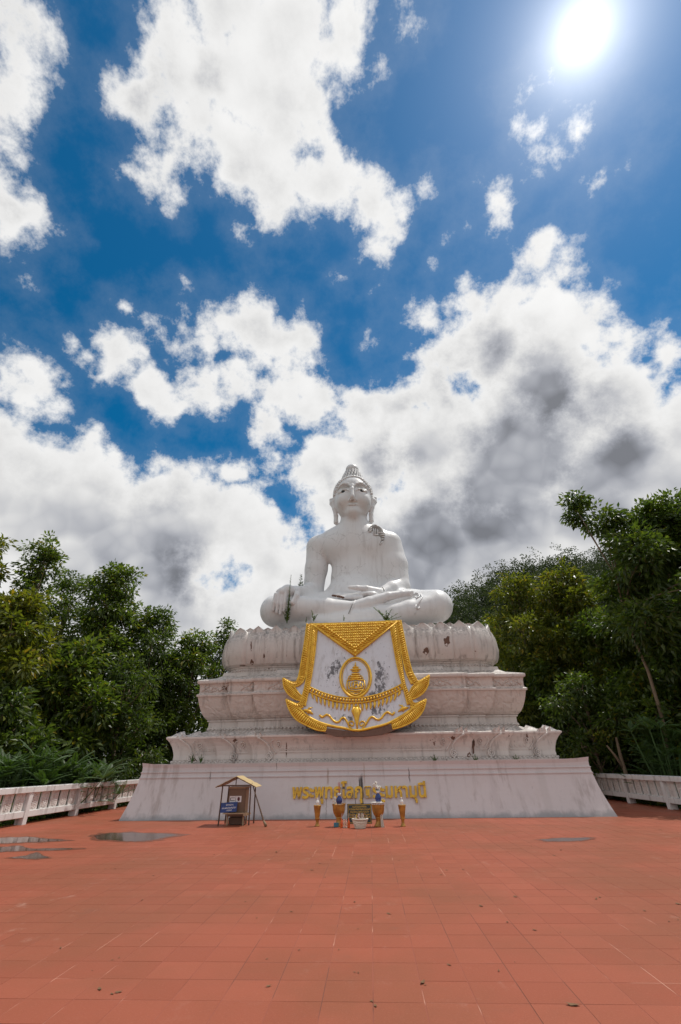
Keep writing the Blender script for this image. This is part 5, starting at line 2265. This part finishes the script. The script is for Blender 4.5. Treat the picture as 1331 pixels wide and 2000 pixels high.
# ------------------------------------------------------------------ wet patches left by the rain
def puddles():
    m, q = mat('rain_water_on_tile')
    p = pos(q)
    c = q.mix(q.noise(p, 2.0, 4), (0.045, 0.026, 0.02), (0.085, 0.05, 0.036))
    finish(m, q, c, 0.10, 0.0, q.bump(q.noise(p, 5, 2), .03, .01), .3)
    md, q = mat('damp_tile')
    p = pos(q)
    c = q.mix(q.noise(p, 4.0, 5), (0.13, 0.045, 0.026), (0.22, 0.07, 0.04))
    finish(md, q, c, 0.4, 0.0, None, .3)
    spec = [[(182, 1633), (205, 1628), (240, 1626), (290, 1627), (345, 1630), (330, 1634), (300, 1640), (270, 1643), (235, 1642), (212, 1640), (196, 1640)],
            [(-40, 1640), (10, 1636), (60, 1635), (85, 1638), (130, 1641), (80, 1644), (30, 1646), (-40, 1648)],
            [(-40, 1659), (0, 1655), (40, 1652), (60, 1657), (125, 1656), (140, 1658), (90, 1661), (40, 1662), (0, 1664), (-40, 1668)],
            [(18, 1675), (50, 1671), (70, 1665), (82, 1670), (95, 1675), (60, 1677)],
            [(1055, 1640), (1090, 1637), (1150, 1636), (1140, 1641), (1100, 1643), (1070, 1643)]]
    labs = ('between the donation box and the left balustrade',)
    for k, poly in enumerate(spec):
        pts = smooth_path(poly + [poly[0]], len(poly) * 5)[:-1]
        rs = random.Random(k)
        W_ = [on_z(u + rs.uniform(-2.0, 2.0), v + rs.uniform(-.5, .5), .0055) for u, v in pts]
        mb = MB()
        mb.v = [tuple(w) for w in W_]
        mb.f = [tuple(range(len(W_)))]
        o = mb.build('puddle', m)
        # face up
        if o.data.polygons[0].normal.z < 0:
            o.data.flip_normals()
        tag(o, kind='structure')
        ctr = np.mean(W_, 0)
        rs = random.Random(k + 50)
        ring = [(ctr + (w - ctr) * rs.uniform(1.06, 1.30)) for w in W_]
        n_ = len(W_)
        db = MB()
        db.v = [(w[0], w[1], .0050) for w in W_] + [(w[0], w[1], .0030) for w in ring]
        db.f = [(i, n_ + i, n_ + (i + 1) % n_, (i + 1) % n_) for i in range(n_)]
        dr = db.build('damp_edge', md, o)
        if dr.data.polygons[0].normal.z < 0:
            dr.data.flip_normals()


puddles()


def litter():
    m = plain('dry_leaf', (0.16, 0.085, 0.035), 0.8, var=.5, scale=3)
    mb = MB()
    rs = random.Random(31)
    spots = [(540, 1664, 1.5), (610, 1699, 1.2), (625, 1686, 1), (1120, 1962, 1.6), (826, 1918, 1.3), (760, 1784, 1.1), (1007, 1751, 1.2), (693, 1761, .9), (940, 1769, 1.2), (1165, 1755, 1), (525, 1925, .8), (195, 1931, 1), (232, 1937, 1), (862, 1708, 1), (873, 1699, .9), (905, 1698, .9), (1045, 1816, .9), (570, 1780, .8), (1083, 1671, 1.2), (1096, 1660, 1.3), (1325, 1765, 1.3), (1290, 1620, 1.2), (1172, 1752, .8)]
    for k in range(75):
        spots.append((rs.uniform(-60, 1390), 1618 + 380 * rs.random() ** 2.0, rs.uniform(.3, .8)))
    for (u, v, s_) in spots:
        c = on_z(u, v, .006)
        L = .036 * s_
        a = rs.uniform(0, 2 * PI)
        ca, sa = math.cos(a), math.sin(a)
        q = []
        for (dx, dy, dz) in ((-1, 0, .3), (-.3, -.42, .05), (.5, -.3, .2), (1, 0, .5), (.4, .38, .1), (-.3, .36, .25)):
            x, y = dx * L, dy * L
            q.append((c[0] + ca * x - sa * y, c[1] + sa * x + ca * y, .004 + dz * L * .5))
        mb.add(q + [(c[0], c[1], .003)], [(0, 1, 6), (1, 2, 6), (2, 3, 6), (3, 4, 6), (4, 5, 6), (5, 0, 6)])
    o = mb.build('leaf_litter', m)
    tag(o, 'scattered dry leaves lying on the red terrace tiles', 'leaves', kind='stuff')


litter()

# ------------------------------------------------------------------ vegetation
def leaf_material(name, lo, hi, yellow, trans, tw=.34, rough=.38):
    m, q = mat(name)
    gi = q.n.new('ShaderNodeNewGeometry')
    r = gi.outputs['Random Per Island']
    c = q.mix(r, lo, hi)
    r2 = q.math('FRACT', q.math('MULTIPLY', r, 17.31))
    c = q.mix(q.step(r2, .93, .97), c, yellow)
    n = q.noise(gi.outputs['Position'], .55, 3, .5)
    c = q.mix(q.step(n, .35, .7), q.mix(1.0, c, (.72, .80, .8), 'MULTIPLY'), c)
    return finish(m, q, c, rough, 0.0, None, .5, q.mix(1.0, c, trans, 'MULTIPLY'), tw)


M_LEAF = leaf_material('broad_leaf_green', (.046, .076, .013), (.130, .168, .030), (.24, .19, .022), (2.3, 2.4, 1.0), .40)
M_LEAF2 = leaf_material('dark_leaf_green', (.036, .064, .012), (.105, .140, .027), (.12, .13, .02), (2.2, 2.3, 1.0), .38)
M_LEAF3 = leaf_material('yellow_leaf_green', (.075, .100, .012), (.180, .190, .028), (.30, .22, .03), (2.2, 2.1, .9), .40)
M_FOREST = leaf_material('far_forest_green', (.022, .036, .012), (.060, .076, .028), (.08, .08, .03), (1.8, 1.9, 1.1), .3, .6)
M_FERN = leaf_material('fern_green', (.034, .066, .014), (.075, .120, .024), (.08, .11, .02), (2.0, 2.2, 1.0), .34, .5)
M_BARK = plain('grey_brown_bark', (0.16, 0.115, 0.075), 0.85, var=.45, scale=4)
M_BARKP = plain('pale_bark', (0.20, 0.14, 0.09), 0.8, var=.35, scale=4)


def leaves_np(rng, C, axis, n_each, spread, L, Wd, droop=.25, flat=.75):
    """leaf rhombs (2 triangles, folded on the midrib) round cluster centres C"""
    n = len(C) * n_each
    c = np.repeat(C, n_each, 0)
    ax = np.repeat(axis, n_each, 0)
    off = rng.normal(0, 1, (n, 3))
    off /= np.linalg.norm(off, axis=1)[:, None] + 1e-6
    off *= (rng.random((n, 1)) ** .45) * spread
    off[:, 2] *= flat
    p = c + off
    d = off / spread * .9 + ax * .6 + rng.normal(0, .45, (n, 3))
    d[:, 2] -= droop
    d /= np.linalg.norm(d, axis=1)[:, None] + 1e-6
    up = rng.normal(0, .55, (n, 3)) + np.array([0, 0, 1.0])
    s_ = np.cross(d, up)
    s_ /= np.linalg.norm(s_, axis=1)[:, None] + 1e-6
    nn = np.cross(s_, d)
    l = L * rng.uniform(.65, 1.25, (n, 1))
    w = Wd * rng.uniform(.75, 1.2, (n, 1))
    v0 = p
    v1 = p + d * l * .45 - s_ * w * .5 + nn * w * .14
    v2 = p + d * l - np.array([0, 0, 1]) * l * .12
    v3 = p + d * l * .45 + s_ * w * .5 + nn * w * .14
    V = np.stack([v0, v1, v2, v3], 1).reshape(-1, 3)
    b = (np.arange(n) * 4)[:, None]
    F = np.concatenate([b + np.array([[0, 1, 2]]), b + np.array([[0, 2, 3]])], 0)
    return V, F


def tree(name, label, cat_group, base, H, R, seed, lm, open_=0.0, low=.1, lean=(0, 0), bark=None, path=None, dens=1.0, L=.36, top=None):
    rng = np.random.default_rng(seed)
    rs = random.Random(seed)
    L = L * (.78, 1.0, .88, 1.14)[seed % 4]
    root = local_thing(name, label, 'tree', (float(base[0]), float(base[1]), -.18), cat_group)
    bark = bark or M_BARK
    z0 = H * low
    lx, ly = lean
    # crown lobes
    lobes = []
    nl = 19 if H > 8 else 13
    for k in range(nl):
        t = (k + rng.random() * .8) / nl
        z = z0 + (H - z0) * (.06 + .86 * t)
        prof = math.sin(PI * min(1, .22 + .74 * t)) ** .75
        a = k * 2.4 + rng.random()
        rr = R * prof * (.30 + .62 * rng.random())
        sz = R * (.23 + .22 * rng.random()) * (.65 + .45 * prof) * (1 - .35 * open_)
        lobes.append((np.array([lx * t + rr * math.cos(a), ly * t + rr * math.sin(a), z]), sz))
    lobes.append((np.array([lx + rng.normal(0, .1 * R), ly, H - R * .28]), R * .30))
    if top:
        for (dx, dz, sz) in top:
            lobes.append((np.array([lx + dx, ly + rng.normal(0, .3), dz]), sz))
    C, AX = [], []
    for (c, sz) in lobes:
        k = max(6, int(dens * 26 * (sz / 1.2) ** 2))
        d = rng.normal(0, 1, (k, 3))
        d /= np.linalg.norm(d, axis=1)[:, None]
        r = sz * rng.uniform(.45, 1.12, (k, 1))
        q = c + d * r * np.array([1, 1, .92])
        C.append(q)
        AX.append(d)
    # free twigs that break the outline
    k = int(30 * dens)
    ii = rng.integers(0, len(lobes), k)
    d = rng.normal(0, 1, (k, 3)) + np.array([0, 0, .5])
    d /= np.linalg.norm(d, axis=1)[:, None]
    C.append(np.array([lobes[i][0] for i in ii]) + d * np.array([[lobes[i][1]] for i in ii]) * rng.uniform(1.1, 1.5, (k, 1)))
    AX.append(d)
    C, AX = np.concatenate(C), np.concatenate(AX)
    keep = C[:, 2] > .3
    C, AX = C[keep], AX[keep]
    V, F = leaves_np(rng, C, AX, 34, .52, L, L * .42)
    o = link('crown', np_mesh('crown', V, F), lm, root)
    # trunk and limbs
    tr = MB()
    hh = H * .78
    pts = []
    for k in range(8):
        t = k / 7
        pts.append((lx * t * .8 + .12 * math.sin(t * 5 + seed), ly * t * .8 + .1 * math.cos(t * 4 + seed), hh * t))
    if path is not None:
        pts = [tuple(np.array(p) - np.array([base[0], base[1], -.18])) for p in path]
        hh = pts[-1][2]
    r0 = (.045 + .013 * H) * (.46 if path is not None else 1)
    tr.tube(pts, [r0 * (1 - .75 * k / (len(pts) - 1)) for k in range(len(pts))], 8, up=(1, 0, 0))
    trunk = tr.build('trunk', bark, root, smooth=True)
    for (c, sz) in lobes:
        t = min(.95, max(.12 if path is None else .72, (c[2] - sz * .6) / hh * .75))
        k = int(t * (len(pts) - 1))
        a = np.array(pts[k])
        m = (a + c) / 2 + np.array([0, 0, .15 * sz])
        MB().tube([a, m, c], [r0 * .42 * (1 - t * .5), r0 * .28, .02], 6, up=(1, 0, 0)).build('limb', bark, trunk, smooth=True)
    # twigs inside the outer clumps
    tw = MB()
    for i in rng.integers(0, len(C), 60):
        j = min(range(len(lobes)), key=lambda q: np.linalg.norm(lobes[q][0] - C[i]))
        tw.tube([lobes[j][0], (lobes[j][0] + C[i]) / 2 + np.array([0, 0, .08]), C[i]], [.03, .02, .008], 4, caps=False, up=(1, 0, 0))
    tw.build('twigs', bark, root)['kind'] = 'stuff'
    return root


def plant_tree(px, py_top, Y, wpx, seed, lm, label, name='broadleaf_tree', group='trees behind the balustrades', **kw):
    tp = on_y(px, py_top, Y)
    R = wpx * .5 * px_scale(tp)
    lean = kw.get('lean', (0, 0))
    # the lens leans uprights inward: put the foot under the top
    return tree(name, label, group, (tp[0] - lean[0], Y), tp[2] + .18, R, seed, lm, **kw)


LG, RG = 'trees along the left side', 'trees along the right side'
plant_tree(-25, 1042, 25.5, 190, 1, M_LEAF3, 'tall light green tree at the left edge of the picture', group=LG)
plant_tree(98, 1060, 28.0, 120, 2, M_LEAF, 'tallest narrow tree left, its spire leafing above its neighbours', group=LG, top=[(.2, 15.2, .7), (0, 14.2, .9)])
plant_tree(50, 1165, 23.0, 190, 3, M_LEAF3, 'yellow green tree just behind the left balustrade near the picture edge', group=LG)
plant_tree(150, 1112, 32.0, 140, 4, M_LEAF2, 'dark tree rising between the left spire tree and the round crowned tree', group=LG)
plant_tree(232, 1104, 30.5, 175, 5, M_LEAF, 'large round crowned tree left of the pedestal, tallest of its clump', group=LG)
plant_tree(312, 1190, 32.5, 150, 6, M_LEAF2, 'dark green tree whose crown slopes down towards the pedestal on the left', group=LG)
plant_tree(165, 1255, 26.0, 170, 7, M_LEAF, 'low bushy tree behind the left balustrade posts', group=LG)
plant_tree(262, 1290, 28.5, 170, 8, M_LEAF2, 'low dark tree beside the left end of the plinth', group=LG)
plant_tree(385, 1238, 35.0, 130, 9, M_LEAF, 'small tree showing between the left trees and the lotus tier', group=LG)
plant_tree(442, 1212, 38.0, 90, 10, M_LEAF2, 'young tree peeping over the left end of the lotus tier', group=LG)
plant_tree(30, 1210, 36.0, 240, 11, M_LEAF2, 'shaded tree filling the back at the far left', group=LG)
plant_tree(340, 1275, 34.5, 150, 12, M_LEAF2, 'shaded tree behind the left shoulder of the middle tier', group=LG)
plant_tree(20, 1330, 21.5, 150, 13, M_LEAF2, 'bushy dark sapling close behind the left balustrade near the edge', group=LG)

_tp = [on_y(u, v, 24.6) for u, v in ((1312, 1560), (1304, 1470), (1293, 1400), (1266, 1310), (1240, 1250), (1218, 1190), (1205, 1130), (1200, 1080))]
_tp[0][2] = -.18
plant_tree(1262, 985, 24.6, 265, 21, M_LEAF2, 'tallest tree on the right, loose crown on a leaning pale trunk', group=RG, low=.34, open_=.2, bark=M_BARKP, dens=1.25, path=_tp,
           top=[(-3.9, 14.9, .6), (-4.3, 15.6, .4), (-2.9, 14.3, 1.0), (-1.6, 13.2, 1.1), (1.8, 14.6, .9), (.6, 13.4, 1.3), (3.2, 13.4, 1.1), (-.4, 12.0, 1.3), (1.8, 11.6, 1.4)])
plant_tree(1000, 1122, 33.5, 160, 22, M_LEAF3, 'bushy tree just right of the lotus tier', group=RG)
plant_tree(1085, 1112, 32.0, 170, 23, M_LEAF3, 'yellow green bushy tree in the middle of the right clump', group=RG)
plant_tree(1165, 1190, 29.5, 190, 24, M_LEAF, 'bushy tree left of the leaning pale trunk', group=RG)
plant_tree(1330, 1110, 28.5, 200, 25, M_LEAF2, 'dark tree at the right edge under the loose crown', group=RG)
plant_tree(1050, 1240, 33.0, 170, 26, M_LEAF2, 'low dark tree behind the right end of the middle tier', group=RG)
plant_tree(945, 1215, 39.0, 110, 27, M_LEAF, 'small tree behind the right end of the lotus tier', group=RG)
plant_tree(1130, 1320, 28.0, 150, 28, M_LEAF2, 'low dark bushy tree above the right end of the plinth', group=RG)
plant_tree(1235, 1310, 26.5, 170, 29, M_LEAF, 'low bushy tree behind the right balustrade', group=RG)
plant_tree(1345, 1300, 25.0, 170, 30, M_LEAF2, 'bushy sapling close behind the right balustrade at the picture edge', group=RG)
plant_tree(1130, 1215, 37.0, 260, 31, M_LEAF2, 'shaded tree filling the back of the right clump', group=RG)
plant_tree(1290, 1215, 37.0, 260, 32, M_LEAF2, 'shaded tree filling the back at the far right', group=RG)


# out-of-frame neighbours that shade the terrace edges (their shadows fall across the tiles in the photograph)
def more_trees():
    plant_tree(1420, 1160, 24.0, 240, 41, M_LEAF, 'spreading tree reaching out of the picture on the right', group=RG)
    plant_tree(-150, 1100, 22.5, 240, 42, M_LEAF, 'spreading tree reaching out of the picture on the left', group=LG)


more_trees()


def pinnate(rng, base, n, length, leaflets, lw, arch=.5, upright=.6):
    """feathery fronds: a curved midrib with pairs of narrow leaflets"""
    V, F, ribs = [], [], MB()
    for k in range(n):
        a = rng.uniform(0, 2 * PI)
        el = upright + rng.uniform(-.35, .35)
        L = length * rng.uniform(.6, 1.1)
        pts = []
        p = np.array(base, float)
        d = np.array([math.cos(a) * math.cos(el), math.sin(a) * math.cos(el), math.sin(el)])
        st = L / leaflets
        for i in range(leaflets + 1):
            pts.append(p.copy())
            p = p + d * st
            d = d + np.array([0, 0, -arch / leaflets])
            d /= np.linalg.norm(d)
        ribs.tube(pts[::3] + [pts[-1]], [.010] * (len(pts[::3]) + 1), 4, caps=False)
        for i in range(2, leaflets):
            t = i / leaflets
            dd = pts[i + 1] - pts[i]
            dd /= np.linalg.norm(dd)
            s_ = np.cross(dd, [0, 0, 1.0])
            s_ /= np.linalg.norm(s_) + 1e-6
            ln = L * .17 * math.sin(PI * (.12 + .85 * t)) ** .8
            for sg in (-1, 1):
                q = s_ * sg * .92 + dd * .42
                tip = pts[i] + q * ln + np.array([0, 0, -.12 * ln])
                b = len(V)
                w = dd * lw
                mid = pts[i] + q * ln * .45
                V += [pts[i], mid - w, tip, mid + w]
                F += [(b, b + 1, b + 2), (b, b + 2, b + 3)]
    return np.array(V), np.array(F), ribs


def fern(px, py, Y, h, n, seed, label, group='feathery shrubs behind the left balustrade', sp=.26):
    rng = np.random.default_rng(seed)
    c = on_y(px, py, Y)
    root = local_thing('feathery_shrub', label, 'shrub', (c[0], Y, -.18), group)
    V, F, ribs = [], [], MB()
    b = 0
    stems = MB()
    for k in range(int(n * 2.2)):
        bx = np.array([rng.normal(0, h * sp), rng.normal(0, h * .2), h * rng.uniform(.2, .9)])
        v, f, r = pinnate(rng, bx, 9, .95, 24, .016)
        V.append(v)
        F.append(f + b)
        b += len(v)
        o = len(ribs.v)
        ribs.v += r.v
        ribs.f += [tuple(i + o for i in q) for q in r.f]
        stems.tube([(bx[0] * .2, bx[1] * .2, 0), (bx[0] * .7, bx[1] * .7, bx[2] * .55), tuple(bx)], [.03, .022, .014], 5, caps=False)
    link('leaflets', np_mesh('leaflets', np.concatenate(V), np.concatenate(F)), M_FERN, root)
    ribs.build('midribs', M_STEM, root)['kind'] = 'stuff'
    stems.build('stems', M_STEM, root)['kind'] = 'stuff'


fern(62, 1560, 21.0, 2.7, 15, 1, 'feathery shrub highest above the left balustrade')
fern(118, 1560, 22.0, 2.3, 14, 2, 'feathery shrub second from the left edge behind the balustrade')
fern(172, 1560, 23.6, 2.0, 13, 3, 'feathery shrub nearest the plinth behind the left balustrade')
fern(-5, 1570, 19.8, 2.2, 12, 4, 'feathery shrub at the left picture edge behind the balustrade')
fern(1322, 1570, 24.0, 3.6, 16, 5, 'dark feathery shrub behind the right balustrade at the picture edge', 'feathery shrub on the right', .13)


def undergrowth(x0, x1, y0, y1, n, seed, label):
    rng = np.random.default_rng(seed)
    C = np.stack([rng.uniform(x0, x1, n), rng.uniform(y0, y1, n), rng.uniform(-.12, .75, n) ** 1.0], 1)
    d = rng.normal(0, .4, (n, 3)) + np.array([0, 0, .9])
    d /= np.linalg.norm(d, axis=1)[:, None]
    V, F = leaves_np(rng, C, d, 20, .34, .2, .08, .1)
    o = link('undergrowth', np_mesh('undergrowth', V, F), M_LEAF2)
    tag(o, label, 'undergrowth', kind='stuff')


undergrowth(-15.5, -12.55, 14, 36, 900, 3, 'low green undergrowth beyond the left balustrade')
undergrowth(12.0, 15.5, 16, 36, 900, 4, 'low green undergrowth beyond the right balustrade')


# small bare sapling behind the right balustrade
def sapling():
    c = on_y(1222, 1512, 26.0)
    root = local_thing('bare_sapling', 'small forked pale sapling with a few reddish leaves behind the right balustrade', 'sapling', (c[0], 26.0, -.18))
    MB().tube([(0, 0, 0), (.05, 0, 1.0), (.0, 0, 2.0), (.04, 0, 2.9)], [.13, .11, .085, .06], 8, up=(1, 0, 0)).build('trunk', M_BARKP, root, smooth=True)
    MB().tube([(.03, 0, 1.5), (-.25, 0, 2.1), (-.5, .05, 2.55)], [.08, .06, .035], 7, up=(1, 0, 0)).build('branch', M_BARKP, root, smooth=True)
    rng = np.random.default_rng(4)
    C = np.array([(0, 0, 3.1), (-.6, 0, 2.9), (.3, .1, 3.2), (.7, 0, 3.1), (-.9, .1, 3.1)])
    V, F = leaves_np(rng, C, np.tile([0, 0, 1.0], (5, 1)), 40, .35, .22, .09)
    link('leaves', np_mesh('leaves', V, F), M_LEAF3, root)


sapling()


# forested hill behind on the right
def hill():
    m, q = mat('forest_floor')
    p = pos(q)
    finish(m, q, q.mix(q.noise(p, .2, 5), (.02, .032, .01), (.05, .06, .02)), .9)
    crest = [(700, 1330), (800, 1265), (870, 1200), (920, 1160), (980, 1135), (1060, 1122), (1130, 1116), (1200, 1112), (1300, 1106), (1420, 1104), (1600, 1120), (1800, 1180)]
    Yh = 170.0
    xs = [on_y(u, v, Yh)[0] for u, v in crest]
    zs = [on_y(u, v, Yh)[2] - 5.0 for u, v in crest]

    def hz(x, y):
        z = np.interp(x, xs, zs, left=2, right=10)
        t = np.clip((y - 80) / (Yh - 80), 0, 1)
        b = np.clip((y - Yh) / 90, 0, 1)
        return -.3 + z * (np.sin(t * PI / 2) ** 1.15) * (1 - .5 * b)
    nx, ny = 60, 40
    X = np.linspace(-5, 270, nx)
    Yv = np.linspace(80, 280, ny)
    gx, gy = np.meshgrid(X, Yv, indexing='ij')
    gz = hz(gx, gy)
    V = np.stack([gx, gy, gz], 2).reshape(-1, 3)
    F = []
    for i in range(nx - 1):
        for j in range(ny - 1):
            a = i * ny + j
            F.append((a, a + ny, a + ny + 1, a + 1))
    o = link('hill', np_mesh('hill', V, np.array(F), True), m)
    tag(o, kind='structure')
    rng = np.random.default_rng(77)
    n = 1500
    cx, cy = rng.uniform(-2, 200, n), rng.uniform(84, 186, n)
    ch = 2.2 + 5.5 * rng.random(n) ** 2
    cz = hz(cx, cy) + ch * .8
    C, AX = [], []
    for k in range(16):
        d = rng.normal(0, 1, (n, 3))
        d[:, 2] = np.abs(d[:, 2]) - .2
        d /= np.linalg.norm(d, axis=1)[:, None]
        C.append(np.stack([cx, cy, cz], 1) + d * ch[:, None] * rng.uniform(.5, .95, (n, 1)))
        AX.append(d)
    V, F = leaves_np(rng, np.concatenate(C), np.concatenate(AX), 12, 1.3, .85, .40, .2)
    o = link('hillside_forest', np_mesh('hillside_forest', V, F), M_FOREST)
    tag(o, 'distant wooded hill rising behind the trees on the right', 'forest', kind='stuff')


hill()


# ------------------------------------------------------------------ weeds rooted on the statue and pedestal
def weed(px, py, Y, label, stems, seed, upright=True, m=None):
    """stems: list of (dx px, height px, leaf px)"""
    rng = np.random.default_rng(seed)
    c = on_y(px, py, Y)
    s_ = px_scale(c)
    root = thing('weed', label, 'weed', tuple(c), 'weeds growing on the statue and pedestal')
    for (dx, h, lf) in stems:
        k = 9
        pts = []
        for i in range(k + 1):
            t = i / k
            pts.append(c + np.array([dx * s_ * t ** 1.3, rng.normal(0, .01), h * s_ * 1.12 * t]))
        MB().tube(pts, [.024 * (1 - .7 * i / k) for i in range(k + 1)], 5).build('stem', M_STEM, root)
        V, F = [], []
        nl = max(10, int(h * 1.9))
        for j in range(nl):
            t = .12 + .88 * j / nl
            i = min(int(t * k), k - 1)
            p = pts[i] + (pts[i + 1] - pts[i]) * (t * k - i)
            a = rng.uniform(0, 2 * PI)
            d = np.array([math.cos(a), math.sin(a) * .8, .55])
            d /= np.linalg.norm(d)
            L = lf * s_ * (1.15 - .7 * t) * rng.uniform(.7, 1.2)
            sd = np.cross(d, [0, 0, 1.0])
            sd /= np.linalg.norm(sd)
            b = len(V)
            V += [p, p + d * L * .5 - sd * L * .17, p + d * L, p + d * L * .5 + sd * L * .17]
            F += [(b, b + 1, b + 2), (b, b + 2, b + 3)]
        link('leaves', np_mesh('leaves', np.array(V) - np.array(root['_w']), np.array(F)), m or M_LEAF2, root)


weed(561, 1217, 22.35, 'dark leafy weed climbing in front of the hand on the knee', [(4, 90, 5), (-4, 26, 7), (3, 50, 7), (-9, 20, 6), (6, 34, 6)], 1)
weed(587, 1162, 24.2, 'upright dark weed behind the thumb of the hand on the knee', [(0, 38, 8), (4, 24, 7), (-4, 20, 7), (8, 14, 5)], 2)
weed(755, 1214, 21.55, 'spreading weed on the right corner of the gilded apron', [(-24, 26, 7), (-14, 20, 6), (12, 22, 6), (24, 14, 5), (2, 20, 7), (-8, 12, 7), (30, 8, 5)], 3)
weed(613, 1213, 21.55, 'thin weed on the left corner of the gilded apron', [(-5, 20, 5), (8, 12, 5), (2, 10, 5)], 4)
weed(672, 1213, 21.55, 'tiny dry weed sprouting at the middle of the apron top', [(0, 11, 3), (2, 7, 3)], 5)
weed(598, 1215, 21.6, 'tiny weed between the lotus petals and apron left corner', [(1, 9, 3)], 6)
for k, (px, w, lab) in enumerate(((375, 9, 'weeds at the foot of the lower tier near its left end'), (392, 8, 'tuft beside the left end weeds of the lower tier'), (850, 12, 'brown dry weeds at the lower tier foot right of the apron'), (1010, 10, 'weeds at the lower tier foot towards its right end'), (930, 9, 'weeds under the split bracket right of the apron'))):
    weed(px, 1490, 20.0 if 420 < px < 990 else 20.2, lab, [(-w * .6, 10, 5), (0, 13, 5), (w * .6, 9, 5), (w * .2, 7, 5)], 20 + k)
weed(143, 1583, 21.75, 'creeper hanging on the left balustrade slabs', [(2, 34, 9), (-3, 24, 8), (5, 18, 7)], 40, m=M_LEAF)
